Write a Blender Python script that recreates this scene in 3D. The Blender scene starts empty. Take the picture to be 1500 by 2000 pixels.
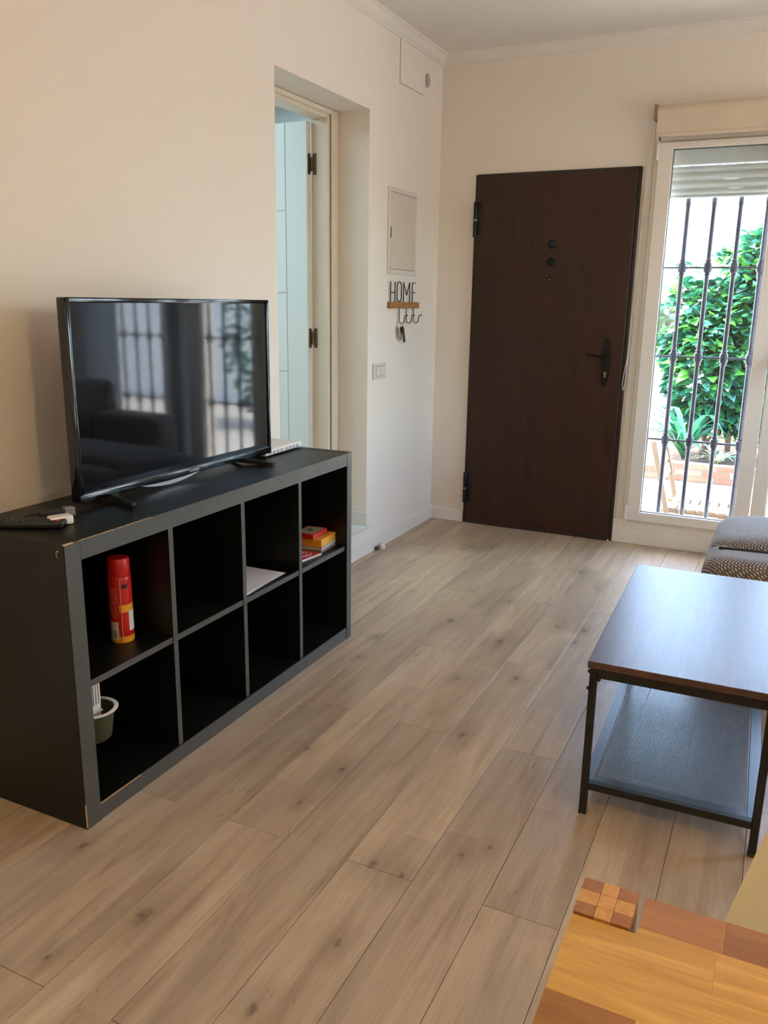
import bpy, bmesh, math, random
from mathutils import Vector, Matrix
PI = math.pi
SC = bpy.context.scene
COL = SC.collection
random.seed(7)

# ------------------------------------------------------------------ camera
yaw, pitch, roll, fpx = 0.4457, -0.2489, -0.0150, 1617.77
ca, sa, cb, sb, cc, sc_ = math.cos(yaw), math.sin(yaw), math.cos(pitch), math.sin(pitch), math.cos(roll), math.sin(roll)
M = Matrix(((ca, -sa, 0), (sa, ca, 0), (0, 0, 1))) @ Matrix(((1, 0, 0), (0, cb, -sb), (0, sb, cb))) @ Matrix(((cc, 0, sc_), (0, 1, 0), (-sc_, 0, cc)))
r_, f_, u_ = M.col[0], M.col[1], M.col[2]
cam = bpy.data.objects.new('camera', bpy.data.cameras.new('camera'))
COL.objects.link(cam)
cam.matrix_world = Matrix(((r_[0], u_[0], -f_[0], 2.0087), (r_[1], u_[1], -f_[1], -4.9138), (r_[2], u_[2], -f_[2], 1.3738), (0, 0, 0, 1)))
cam.data.sensor_fit = 'VERTICAL'
cam.data.sensor_height = 32.0
cam.data.lens = fpx / 2000 * 32.0
cam.data.clip_start = 0.03
SC.camera = cam

# ------------------------------------------------------------------ world, sun, exposure
def ln(c):
    return tuple(((v / 255) / 12.92 if v / 255 <= 0.04045 else ((v / 255 + 0.055) / 1.055) ** 2.4) for v in c)

W = bpy.data.worlds.new('sky_world'); SC.world = W; W.use_nodes = True
wn = W.node_tree.nodes; wl = W.node_tree.links
wn.clear()
wo = wn.new('ShaderNodeOutputWorld'); wb = wn.new('ShaderNodeBackground'); sk = wn.new('ShaderNodeTexSky')
sk.sky_type = 'NISHITA'; sk.sun_disc = False; sk.sun_elevation = math.radians(58); sk.sun_rotation = math.radians(-80)
sk.air_density = 1.0; sk.dust_density = 2.5; sk.ozone_density = 1.0
wb.inputs['Strength'].default_value = 4.4
wl.new(sk.outputs[0], wb.inputs[0]); wl.new(wb.outputs[0], wo.inputs[0])

SUN_E = 24.0
sun = bpy.data.objects.new('sun', bpy.data.lights.new('sun', 'SUN'))
COL.objects.link(sun)
sun.data.energy = SUN_E; sun.data.angle = 0.012; sun.data.color = (1.0, 0.96, 0.9)
sun.rotation_euler = Vector((0.50, -0.10, -1.0)).to_track_quat('-Z', 'Y').to_euler()
SC.view_settings.view_transform = 'Standard'
SC.view_settings.look = 'None'
SC.view_settings.gamma = 1.0
SC.view_settings.use_curve_mapping = False
SC.view_settings.exposure = 0.05

# ------------------------------------------------------------------ helpers
ORG = {}
class MB:
    """collects shapes into one mesh"""
    def __init__(s): s.bm = bmesh.new()
    def _merge(s, bm2, mat=None):
        if mat is not None: bmesh.ops.transform(bm2, matrix=mat, verts=bm2.verts)
        me = bpy.data.meshes.new('tmp'); bm2.to_mesh(me); bm2.free()
        s.bm.from_mesh(me); bpy.data.meshes.remove(me)
        return s
    def box(s, x0, y0, z0, x1, y1, z1, bev=0.0, seg=1, mat=None):
        b = bmesh.new()
        m = Matrix.Translation(((x0 + x1) / 2, (y0 + y1) / 2, (z0 + z1) / 2)) @ Matrix.Diagonal((abs(x1 - x0), abs(y1 - y0), abs(z1 - z0), 1))
        bmesh.ops.create_cube(b, size=1, matrix=m)
        if bev > 0: bmesh.ops.bevel(b, geom=b.edges[:], offset=bev, segments=seg, profile=0.5, affect='EDGES')
        return s._merge(b, mat)
    def cyl(s, p, q, r, r2=None, n=16, caps=True, bev=0.0):
        p, q = Vector(p), Vector(q); d = q - p
        b = bmesh.new()
        bmesh.ops.create_cone(b, cap_ends=caps, segments=n, radius1=r, radius2=r if r2 is None else r2, depth=d.length)
        if bev > 0:
            es = [e for e in b.edges if len(e.link_faces) == 2 and any(len(f.verts) > 4 for f in e.link_faces)]
            bmesh.ops.bevel(b, geom=es, offset=bev, segments=2, profile=0.5, affect='EDGES')
        return s._merge(b, Matrix.Translation((p + q) / 2) @ d.to_track_quat('Z', 'Y').to_matrix().to_4x4())
    def sphere(s, c, r, sx=1, sy=1, sz=1, n=16):
        b = bmesh.new()
        bmesh.ops.create_uvsphere(b, u_segments=n, v_segments=n // 2 + 2, radius=r)
        return s._merge(b, Matrix.Translation(c) @ Matrix.Diagonal((sx, sy, sz, 1)))
    def lathe(s, prof, c=(0, 0, 0), n=24, mat=None):
        b = bmesh.new(); rows = []
        for (r, z) in prof:
            if r < 1e-6: rows.append([b.verts.new((0, 0, z))])
            else: rows.append([b.verts.new((r * math.cos(2 * PI * k / n), r * math.sin(2 * PI * k / n), z)) for k in range(n)])
        for A, B in zip(rows, rows[1:]):
            for k in range(n):
                k2 = (k + 1) % n
                if len(A) == 1 and len(B) == 1: continue
                if len(A) == 1: b.faces.new((A[0], B[k2], B[k]))
                elif len(B) == 1: b.faces.new((A[k], A[k2], B[0]))
                else: b.faces.new((A[k], A[k2], B[k2], B[k]))
        bmesh.ops.recalc_face_normals(b, faces=b.faces)
        return s._merge(b, Matrix.Translation(c) @ (mat if mat is not None else Matrix()))
    def tube(s, pts, r, n=8, r_end=None):
        pts = [Vector(p) for p in pts]; b = bmesh.new(); rings = []
        up = Vector((0, 0, 1)); prev = None
        for i, p in enumerate(pts):
            t = (pts[min(i + 1, len(pts) - 1)] - pts[max(i - 1, 0)]).normalized()
            if prev is None:
                a = t.orthogonal().normalized()
            else:
                a = (prev - t * prev.dot(t)).normalized()
            prev = a; c = t.cross(a)
            rr = r if r_end is None else r + (r_end - r) * i / (len(pts) - 1)
            rings.append([b.verts.new(p + (a * math.cos(2 * PI * k / n) + c * math.sin(2 * PI * k / n)) * rr) for k in range(n)])
        for A, B in zip(rings, rings[1:]):
            for k in range(n): b.faces.new((A[k], A[(k + 1) % n], B[(k + 1) % n], B[k]))
        b.faces.new(rings[0][::-1]); b.faces.new(rings[-1])
        return s._merge(b)
    def prism(s, pts, d):
        """closed polygon of 3d points extruded by vector d"""
        b = bmesh.new(); d = Vector(d)
        A = [b.verts.new(p) for p in pts]; B = [b.verts.new(Vector(p) + d) for p in pts]
        n = len(A)
        b.faces.new(A); b.faces.new(B[::-1])
        for k in range(n): b.faces.new((A[k], B[k], B[(k + 1) % n], A[(k + 1) % n]))
        bmesh.ops.recalc_face_normals(b, faces=b.faces)
        return s._merge(b)
    def quad(s, a, b_, c, d):
        vs = [s.bm.verts.new(p) for p in (a, b_, c, d)]; s.bm.faces.new(vs); return s
    def build(s, name, mat, parent=None, smooth=False, org=None, kind=None, label=None):
        o0 = Vector(org) if org is not None else (ORG.get(parent.name, Vector()) if parent else Vector())
        if o0.length: bmesh.ops.translate(s.bm, vec=-o0, verts=s.bm.verts)
        me = bpy.data.meshes.new(name); s.bm.to_mesh(me); s.bm.free()
        if smooth:
            for p in me.polygons: p.use_smooth = True
        for m in (mat if isinstance(mat, (list, tuple)) else [mat]): me.materials.append(m)
        if smooth:
            try: me.set_sharp_from_angle(angle=math.radians(40))
            except Exception: pass
        o = bpy.data.objects.new(name, me); COL.objects.link(o)
        if parent: o.parent = parent
        elif org is not None: o.location = o0
        ORG[o.name] = o0
        if kind: o['kind'] = kind
        if label: o['label'] = label
        return o

def thing(name, label=None, cat=None, loc=(0, 0, 0), rotz=0.0, group=None, kind=None, local=False):
    o = bpy.data.objects.new(name, None); o.empty_display_size = 0.05
    COL.objects.link(o); o.location = loc; o.rotation_euler = (0, 0, rotz)
    if label: o['label'] = label
    if cat: o['category'] = cat
    if group: o['group'] = group
    if kind: o['kind'] = kind
    ORG[o.name] = Vector() if (local or rotz) else Vector(loc)
    return o
def tag(o, label, cat, group=None):
    o['label'] = label; o['category'] = cat
    if group: o['group'] = group
    return o
def place(o, parent, loc, rot=(0, 0, 0)):
    c = o.copy(); COL.objects.link(c); c.parent = parent; c.location = loc; c.rotation_euler = rot
    return c

# ------------------------------------------------------------------ materials
class NT:
    def __init__(s, name):
        s.m = bpy.data.materials.new(name); s.m.use_nodes = True
        s.t = s.m.node_tree; s.n = s.t.nodes; s.l = s.t.links
        s.p = s.n['Principled BSDF']; s.out = s.n['Material Output']
    def new(s, k, **kw):
        x = s.n.new(k)
        for a, b in kw.items(): setattr(x, a, b)
        return x
    def link(s, a, b): s.l.new(a, b)
    def math(s, op, a, b=None, c=None, clamp=False):
        x = s.n.new('ShaderNodeMath'); x.operation = op; x.use_clamp = clamp
        for i, v in enumerate((a, b, c)):
            if v is None: continue
            if isinstance(v, (int, float)): x.inputs[i].default_value = v
            else: s.l.new(v, x.inputs[i])
        return x.outputs[0]
    def mapping(s, vec, scale=(1, 1, 1), loc=(0, 0, 0), rot=(0, 0, 0)):
        x = s.n.new('ShaderNodeMapping'); x.inputs['Scale'].default_value = scale; x.inputs['Location'].default_value = loc; x.inputs['Rotation'].default_value = rot
        s.l.new(vec, x.inputs['Vector']); return x.outputs[0]
    def noise(s, vec, scale, detail=4, rough=0.55, dist=0.0):
        x = s.n.new('ShaderNodeTexNoise'); x.inputs['Scale'].default_value = scale; x.inputs['Detail'].default_value = detail
        x.inputs['Roughness'].default_value = rough; x.inputs['Distortion'].default_value = dist
        s.l.new(vec, x.inputs['Vector']); return x.outputs['Fac']
    def ramp(s, fac, stops):
        x = s.n.new('ShaderNodeValToRGB'); e = x.color_ramp.elements
        while len(e) < len(stops): e.new(0.5)
        for i, (p, c) in enumerate(stops):
            e[i].position = p; e[i].color = (*c, 1) if len(c) == 3 else c
        s.l.new(fac, x.inputs[0]); return x.outputs[0]
    def mix(s, fac, a, b, mode='MIX'):
        x = s.n.new('ShaderNodeMix'); x.data_type = 'RGBA'; x.blend_type = mode
        for i, v in ((0, fac), (6, a), (7, b)):
            if isinstance(v, (int, float)): x.inputs[i].default_value = v
            elif isinstance(v, tuple): x.inputs[i].default_value = (*v, 1) if len(v) == 3 else v
            else: s.l.new(v, x.inputs[i])
        return x.outputs[2]
    def maprange(s, v, a, b, c, d):
        x = s.n.new('ShaderNodeMapRange'); x.inputs[1].default_value = a; x.inputs[2].default_value = b; x.inputs[3].default_value = c; x.inputs[4].default_value = d
        s.l.new(v, x.inputs[0]); return x.outputs[0]
    def bump(s, h, strength=0.2, dist=0.002):
        x = s.n.new('ShaderNodeBump'); x.inputs['Strength'].default_value = strength; x.inputs['Distance'].default_value = dist
        s.l.new(h, x.inputs['Height']); s.l.new(x.outputs[0], s.p.inputs['Normal'])
    def tc(s, out='Object'):
        return s.n.new('ShaderNodeTexCoord').outputs[out]
    def pos(s): return s.n.new('ShaderNodeNewGeometry').outputs['Position']

def mat(name, rgb, rough=0.5, metal=0.0, spec=0.5, coat=0.0, bump=None, var=0.0, vscale=8.0):
    t = NT(name); p = t.p
    c = ln(rgb); p.inputs['Base Color'].default_value = (*c, 1)
    p.inputs['Roughness'].default_value = rough; p.inputs['Metallic'].default_value = metal
    p.inputs['Specular IOR Level'].default_value = spec; p.inputs['Coat Weight'].default_value = coat
    v = t.pos()
    if var > 0:
        n = t.noise(v, vscale, 3)
        t.link(t.mix(t.maprange(n, 0.3, 0.7, 0, 1), tuple(x * (1 - var) for x in c), tuple(min(1, x * (1 + var)) for x in c)), p.inputs['Base Color'])
    if bump: t.bump(t.noise(v, bump[0], 3), bump[1], bump[2])
    return t.m

WALLC = (232, 221, 208)
m_wall = mat('wall_paint', WALLC, 0.65, spec=0.3, bump=(45, 0.12, 0.003), var=0.012, vscale=1.2)
m_ceil = mat('ceiling_paint', (226, 218, 208), 0.75, spec=0.2, bump=(40, 0.06, 0.003))
m_trim = mat('white_trim_paint', (232, 224, 212), 0.38, spec=0.5, var=0.01)
m_crown = mat('cornice_paint', (226, 218, 206), 0.5, var=0.01)
m_casing = mat('cream_door_casing', (222, 208, 188), 0.35)
m_leafpaint = mat('white_lacquered_door', (225, 230, 228), 0.3)
m_hall = mat('hall_paint', (222, 226, 226), 0.7)
m_alu = mat('white_lacquered_aluminium', (230, 221, 208), 0.28, spec=0.5)
m_plastic_w = mat('white_plastic', (228, 222, 214), 0.35)
m_switch = mat('switch_plastic', (214, 206, 198), 0.3)
m_gap = mat('dark_gap', (120, 108, 96), 0.8)
m_blind = mat('beige_blind_fabric', (214, 194, 170), 0.85, spec=0.1, bump=(400, 0.2, 0.0005), var=0.03, vscale=5)
m_black_metal = mat('black_powder_coat', (20, 19, 18), 0.42, spec=0.5, bump=(600, 0.1, 0.0003))
m_black_hw = mat('black_ironmongery', (5, 6, 7), 0.38, spec=0.35)
m_brass = mat('brass', (178, 150, 96), 0.3, metal=0.9)
m_oldbrass = mat('aged_brass', (104, 92, 70), 0.38, metal=0.8)
m_steel = mat('steel', (170, 168, 165), 0.3, metal=1.0)
m_iron = mat('weathered_iron_paint', (42, 48, 66), 0.38, spec=0.7, bump=(120, 0.5, 0.002), var=0.35, vscale=60)
m_subfloor = mat('subfloor_joint', (70, 54, 40), 0.9)

# black-brown cabinet foil with faint grain
t = NT('black_brown_cabinet_foil'); v = t.mapping(t.pos(), (60, 3, 60))
n = t.noise(v, 2.0, 5)
t.link(t.ramp(n, [(0.3, (0.0036, 0.0038, 0.0026)), (0.75, (0.0070, 0.0072, 0.0050))]), t.p.inputs['Base Color'])
t.p.inputs['Roughness'].default_value = 0.38; t.p.inputs['Specular IOR Level'].default_value = 0.34
t.bump(n, 0.05, 0.0005); m_cab = t.m
m_cab_lit = mat('cabinet_edge_lit', (76, 73, 66), 0.42, var=0.08, vscale=20)  # grey colour stands for light falling on the black front edges
m_worn = mat('worn_chipboard_edge', (190, 150, 105), 0.8, var=0.25, vscale=300)

# brown door foil
t = NT('brown_wood_door_foil'); v = t.pos()
n1 = t.noise(t.mapping(v, (9, 1, 0.8)), 3.0, 6, 0.6, 0.6)
n2 = t.noise(t.mapping(v, (120, 1, 4)), 2.0, 4)
c1 = t.ramp(n1, [(0.25, ln((42, 24, 13))), (0.5, ln((58, 32, 19))), (0.75, ln((68, 35, 21)))])
t.link(t.mix(t.maprange(n2, 0.35, 0.65, 0, 0.35), c1, ln((36, 22, 13))), t.p.inputs['Base Color'])
t.p.inputs['Specular IOR Level'].default_value = 0.35; t.p.inputs['Roughness'].default_value = 0.42; t.bump(n2, 0.12, 0.0006); m_door = t.m
m_doorframe = mat('dark_door_frame', (40, 26, 18), 0.5)

# floor planks
KN = [(278,1790,.828,-3.695,.030),(0,0,1.266,-3.562,.013),(0,0,1.2,-3.796,.016),(0,0,.785,-2.89,.012),(0,0,.94,-2.947,.016),(0,0,.916,-3.151,.010),
 (0,0,1.192,-2.583,.020),(0,0,1.219,-3.291,.018),(0,0,1.407,-3.158,.013),(0,0,.516,-3.568,.016),(0,0,.792,-1.661,.026),(0,0,1.064,-1.784,.022),(0,0,1.232,-1.504,.018),
 (0,0,.610,-2.201,.010),(0,0,1.027,-2.197,.014),(0,0,.583,-1.987,.014),(0,0,1.226,-2.094,.013),(0,0,1.347,-1.648,.012),(0,0,.484,-.528,.022),(0,0,.584,-.473,.018),
 (0,0,1.154,-.69,.02),(0,0,1.30,-3.30,.012),(0,0,.73,-3.88,.011),(0,0,1.46,-3.10,.010),(0,0,.95,-1.30,.014),(0,0,1.35,-1.50,.016)]
t = NT('oak_vinyl_plank'); p_ = t.pos()
oi = t.n.new('ShaderNodeObjectInfo')
off = t.n.new('ShaderNodeCombineXYZ')
t.link(t.math('MULTIPLY', oi.outputs['Random'], 37.0), off.inputs[0]); t.link(t.math('MULTIPLY', oi.outputs['Random'], 91.0), off.inputs[1])
va = t.n.new('ShaderNodeVectorMath'); va.operation = 'ADD'; t.link(p_, va.inputs[0]); t.link(off.outputs[0], va.inputs[1])
pv = va.outputs[0]
g1 = t.noise(t.mapping(pv, (16, 1.5, 1)), 1.0, 6, 0.6, 1.0)
g2 = t.noise(t.mapping(pv, (190, 6, 1)), 1.0, 4, 0.6, 0.3)
g3 = t.noise(t.mapping(pv, (5, 1.4, 1)), 1.0, 3, 0.5, 0.4)
wv = t.n.new('ShaderNodeTexWave'); wv.wave_type = 'BANDS'; wv.bands_direction = 'X'
wv.inputs['Scale'].default_value = 5.5; wv.inputs['Distortion'].default_value = 9.0; wv.inputs['Detail'].default_value = 3.0; wv.inputs['Detail Scale'].default_value = 1.1
t.link(t.mapping(pv, (4.2, 0.9, 1)), wv.inputs['Vector'])
base = t.ramp(g1, [(0.28, ln((158, 135, 110))), (0.46, ln((188, 165, 137))), (0.6, ln((200, 178, 150))), (0.75, ln((212, 192, 164)))])
base = t.mix(t.maprange(g2, 0.4, 0.7, 0, 0.30), base, ln((158, 136, 114)))
base = t.mix(t.maprange(wv.outputs['Fac'], 0.0, 0.30, 0.10, 0.0), base, ln((146, 122, 100)))
base = t.mix(t.maprange(g3, 0.48, 0.72, 0, 0.55), base, ln((158, 142, 126)))
tone = t.ramp(oi.outputs['Random'], [(0.0, (0.84, 0.83, 0.83)), (0.35, (0.98, 0.97, 0.95)), (0.7, (1.06, 1.05, 1.03)), (1.0, (0.91, 0.91, 0.92))])
base = t.mix(1.0, base, tone, 'MULTIPLY')
sx_ = t.n.new('ShaderNodeSeparateXYZ'); t.link(p_, sx_.inputs[0])
cxn = t.math('FLOOR', t.math('DIVIDE', t.math('SUBTRACT', sx_.outputs[0], 0.421 - 9.1), 0.091))
w1n = t.n.new('ShaderNodeTexWhiteNoise'); w1n.noise_dimensions = '1D'; t.link(cxn, w1n.inputs['W'])
cyn = t.math('FLOOR', t.math('ADD', t.math('DIVIDE', sx_.outputs[1], 0.8), t.math('MULTIPLY', w1n.outputs[0], 5.0)))
cv = t.n.new('ShaderNodeCombineXYZ'); t.link(cxn, cv.inputs[0]); t.link(cyn, cv.inputs[1])
w2n = t.n.new('ShaderNodeTexWhiteNoise'); w2n.noise_dimensions = '2D'; t.link(cv.outputs[0], w2n.inputs['Vector'])
base = t.mix(1.0, base, t.ramp(w2n.outputs[0], [(0.0, (0.88, 0.87, 0.87)), (0.5, (1.0, 1.0, 1.0)), (1.0, (1.07, 1.07, 1.06))]), 'MULTIPLY')
# knots and streaks around them
nz = t.noise(t.mapping(p_, (1, 1, 1)), 60, 3)
acc = None; halo = None
for (_, _, kx, ky, kr) in KN:
    vm = t.n.new('ShaderNodeMapping'); vm.vector_type = 'POINT'
    vm.inputs['Location'].default_value = (-kx / kr, -ky / (kr * 1.7), 0); vm.inputs['Scale'].default_value = (1 / kr, 1 / (kr * 1.7), 0)
    t.link(p_, vm.inputs['Vector'])
    ln_ = t.n.new('ShaderNodeVectorMath'); ln_.operation = 'LENGTH'; t.link(vm.outputs[0], ln_.inputs[0])
    acc = ln_.outputs['Value'] if acc is None else t.math('MINIMUM', acc, ln_.outputs['Value'])
accn = t.math('ADD', acc, t.math('MULTIPLY', t.math('SUBTRACT', nz, 0.5), 1.5))
base = t.mix(t.maprange(accn, 0.5, 4.2, 0.5, 0.0), base, ln((138, 116, 96)))
base = t.mix(t.maprange(accn, 0.0, 0.75, 0.8, 0.0), base, ln((80, 62, 50)))
cr = t.noise(t.mapping(pv, (28, 2.2, 1)), 1.0, 3, 0.5, 0.9)
crm = t.math('MULTIPLY', t.maprange(t.math('ABSOLUTE', t.math('SUBTRACT', cr, 0.5)), 0.0, 0.006, 1.0, 0.0), t.maprange(t.noise(t.mapping(pv, (6, 3, 1), (5, 3, 0)), 1.0, 1), 0.60, 0.66, 0, 0.75))
base = t.mix(crm, base, ln((70, 52, 40)))
t.link(base, t.p.inputs['Base Color'])
t.p.inputs['Roughness'].default_value = 0.4; t.p.inputs['Specular IOR Level'].default_value = 0.62
t.link(t.maprange(g2, 0.3, 0.7, 0.32, 0.44), t.p.inputs['Roughness'])
t.bump(g2, 0.10, 0.0006); m_plank = t.m

# coffee table top: dark brown laminate, satin
t = NT('dark_walnut_laminate'); v = t.tc('Object')
n1 = t.noise(t.mapping(v, (24, 1.6, 1)), 1.0, 6, 0.6, 1.4); n2 = t.noise(t.mapping(v, (220, 9, 1)), 1.0, 3)
c1 = t.ramp(n1, [(0.3, ln((62, 40, 34))), (0.7, ln((96, 64, 52)))])
t.link(t.mix(t.maprange(n2, 0.4, 0.65, 0, 0.4), c1, ln((50, 32, 28))), t.p.inputs['Base Color'])
t.p.inputs['Roughness'].default_value = 0.34; t.p.inputs['Specular IOR Level'].default_value = 0.75
t.bump(n2, 0.10, 0.0005); m_ctop = t.m

# acacia staves: tone differs piece by piece
def stave(name, dark, light, axis='X'):
    t = NT(name); v = t.pos(); oi = t.n.new('ShaderNodeObjectInfo')
    off = t.n.new('ShaderNodeCombineXYZ'); t.link(t.math('MULTIPLY', oi.outputs['Random'], 50.0), off.inputs[0]); t.link(t.math('MULTIPLY', oi.outputs['Random'], 23.0), off.inputs[1])
    va = t.n.new('ShaderNodeVectorMath'); va.operation = 'ADD'; t.link(v, va.inputs[0]); t.link(off.outputs[0], va.inputs[1])
    sc = (3.5, 34, 34) if axis == 'X' else (60, 60, 60)
    n1 = t.noise(t.mapping(va.outputs[0], sc), 1.0, 5, 0.55, 1.3); n2 = t.noise(t.mapping(va.outputs[0], (12, 260, 260) if axis == 'X' else (200, 200, 200)), 1.0, 3)
    c = t.ramp(n1, [(0.3, ln(dark)), (0.68, ln(light))])
    t.link(t.mix(t.maprange(n2, 0.42, 0.65, 0, 0.22), c, ln(tuple(x * 0.72 for x in dark))), t.p.inputs['Base Color'])
    t.p.inputs['Roughness'].default_value = 0.38; t.bump(n2, 0.06, 0.0004)
    return t.m
m_st = [stave('golden_acacia', (178, 132, 58), (206, 164, 84)), stave('reddish_acacia', (148, 98, 52), (172, 122, 66)), stave('brown_acacia', (134, 88, 40), (156, 108, 52))]
m_eg = [stave('end_grain_light', (186, 132, 66), (200, 150, 82), 'Z'), stave('end_grain_dark', (138, 90, 46), (160, 106, 58), 'Z')]

# tweed
t = NT('herringbone_tweed'); v = t.tc('Object')
w1 = t.n.new('ShaderNodeTexWave'); w1.wave_type = 'BANDS'; w1.bands_direction = 'DIAGONAL'; w1.inputs['Scale'].default_value = 34; w1.inputs['Distortion'].default_value = 1.2
t.link(t.mapping(v, (1, 1, 1)), w1.inputs['Vector'])
w2 = t.n.new('ShaderNodeTexWave'); w2.wave_type = 'BANDS'; w2.bands_direction = 'X'; w2.inputs['Scale'].default_value = 44; w2.inputs['Distortion'].default_value = 1.5; w2.inputs['Detail Scale'].default_value = 4
t.link(t.mapping(v, (1, 1, 1), (0, 0, 0), (0.5, 0.4, 0.9)), w2.inputs['Vector'])
n1 = t.noise(v, 160, 3)
f = t.math('ADD', t.math('MULTIPLY', w1.outputs['Fac'], w2.outputs['Fac']), t.math('MULTIPLY', n1, 0.35))
t.link(t.ramp(f, [(0.12, ln((84, 77, 72))), (0.5, ln((136, 127, 121))), (0.95, ln((214, 205, 198)))]), t.p.inputs['Base Color'])
t.p.inputs['Roughness'].default_value = 0.95; t.p.inputs['Specular IOR Level'].default_value = 0.1; t.p.inputs['Sheen Weight'].default_value = 0.3
t.bump(f, 0.6, 0.003); m_tweed = t.m
m_seam = mat('dark_seam_piping', (42, 38, 36), 0.9)

# glass: thin pane, fresnel mix of clear and reflective
def pane_mat(name, tint, refl):
    t = NT(name); t.n.remove(t.p)
    tr = t.new('ShaderNodeBsdfTransparent'); tr.inputs[0].default_value = (*tint, 1)
    gl = t.new('ShaderNodeBsdfGlossy'); gl.inputs['Roughness'].default_value = 0.0
    fr = t.new('ShaderNodeFresnel'); t.link(t.math('SUBTRACT', 1.5, t.math('MULTIPLY', t.new('ShaderNodeNewGeometry').outputs['Backfacing'], 0.8333)), fr.inputs[0])
    mx = t.new('ShaderNodeMixShader'); t.link(t.math('MULTIPLY', fr.outputs[0], refl, clamp=True), mx.inputs[0])
    t.link(tr.outputs[0], mx.inputs[1]); t.link(gl.outputs[0], mx.inputs[2]); t.link(mx.outputs[0], t.out.inputs[0])
    return t.m
m_glass = pane_mat('window_glass', (0.95, 0.98, 0.975), 1.0)
# tv
m_bezel = mat('gloss_black_plastic', (10, 10, 11), 0.12, spec=0.6)
t = NT('tv_panel'); t.p.inputs['Base Color'].default_value = (0.004, 0.005, 0.006, 1)
t.p.inputs['Roughness'].default_value = 0.045; t.p.inputs['Specular IOR Level'].default_value = 0.42
n = t.noise(t.mapping(t.pos(), (1, 3.0, 1.0)), 1.3, 0, 0.3)
t.bump(n, 0.002, 0.004); m_panel = t.m
m_silver = mat('brushed_silver_trim', (190, 188, 182), 0.3, metal=0.9)
m_logo = mat('white_print', (205, 208, 212), 0.5)
m_matblack = mat('matt_black_plastic', (16, 16, 16), 0.5)

def glow(name, rgb, strength):
    t = NT(name); t.n.remove(t.p); e = t.new('ShaderNodeEmission'); e.inputs[0].default_value = (*rgb, 1); e.inputs[1].default_value = strength
    t.link(e.outputs[0], t.out.inputs[0]); return t.m

# ------------------------------------------------------------------ room shell
RX, RY, H = 3.95, -6.8, 2.755
def struct(o): o['kind'] = 'structure'; return o
DY0, DY1, DZ0, DZ1 = -1.80, -0.94, 0.155, 2.292      # opening in left wall
b = MB()
b.box(-0.19, RY, 0, 0, DY0, H); b.box(-0.19, DY1, 0, 0, 0.0, H)
b.box(-0.19, DY0, 0, 0, DY1, DZ0); b.box(-0.19, DY0, DZ1, 0, DY1, H)
struct(b.build('wall_left', m_wall))
W1, W2 = (1.215, 2.56), (2.70, 3.52)                 # window openings
b = MB()
b.box(-0.19, 0, 0, W1[0], 0.26, H); b.box(W1[0], 0, 2.24, W1[1], 0.26, H)
b.box(W1[1], 0, 0, W2[0], 0.26, H); b.box(W2[0], 0, 2.24, W2[1], 0.26, H); b.box(W2[1], 0, 0, RX + 0.2, 0.26, H)
b.box(W1[0], 0.0, 0, W1[1], 0.26, 0.10); b.box(W2[0], 0.0, 0, W2[1], 0.26, 0.10)
struct(b.build('wall_back', m_wall))
R0_, R1_ = -1.75, -0.50
b = MB(); b.box(RX, RY, 0, RX + 0.2, R0_, H); b.box(RX, R1_, 0, RX + 0.2, 0, H); b.box(RX, R0_, 2.24, RX + 0.2, R1_, H); b.box(RX, R0_, 0, RX + 0.2, R1_, 0.10)
struct(b.build('wall_right', m_wall))
struct(MB().box(-0.19, RY - 0.2, 0, RX + 0.2, RY, H).build('wall_front', m_wall))
struct(MB().box(-0.19, RY - 0.2, H, RX + 0.2, 0.26, H + 0.15).build('ceiling', m_ceil))
flo = struct(MB().box(0, RY, -0.15, RX, 0, -0.0085).build('floor', m_subfloor))
# planks
PW, PL = 0.182, 1.34
i0 = -3
for i in range(-5, 20):
    x0 = 0.421 + i * PW; x1 = x0 + PW
    if x1 <= 0.02 or x0 >= RX: continue
    e0 = -3.306 if (i - 2) % 2 == 0 else -2.60
    e0 -= 4 * PL
    cx0, cx1 = max(x0, 0.001), min(x1, RX - 0.001)
    for k in range(8):
        y0, y1 = e0 + k * PL, e0 + (k + 1) * PL
        y0, y1 = max(y0, RY), min(y1, -0.001)
        if y1 - y0 < 0.02: continue
        g = 0.0007
        bm = MB(); bb = bmesh.new()
        ch = 0.0012
        lo = [(cx0 + g, y0 + g), (cx1 - g, y0 + g), (cx1 - g, y1 - g), (cx0 + g, y1 - g)]
        hi = [(cx0 + g + ch, y0 + g + ch * .5), (cx1 - g - ch, y0 + g + ch * .5), (cx1 - g - ch, y1 - g - ch * .5), (cx0 + g + ch, y1 - g - ch * .5)]
        R = [[bm.bm.verts.new((*q, z)) for q in L] for L, z in ((lo, -0.008), (lo, -0.0006), (hi, 0.0))]
        for A, B in zip(R, R[1:]):
            for q in range(4): bm.bm.faces.new((A[q], A[(q + 1) % 4], B[(q + 1) % 4], B[q]))
        bm.bm.faces.new(R[2]); bb.free()
        bm.build('plank', m_plank, flo)

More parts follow.
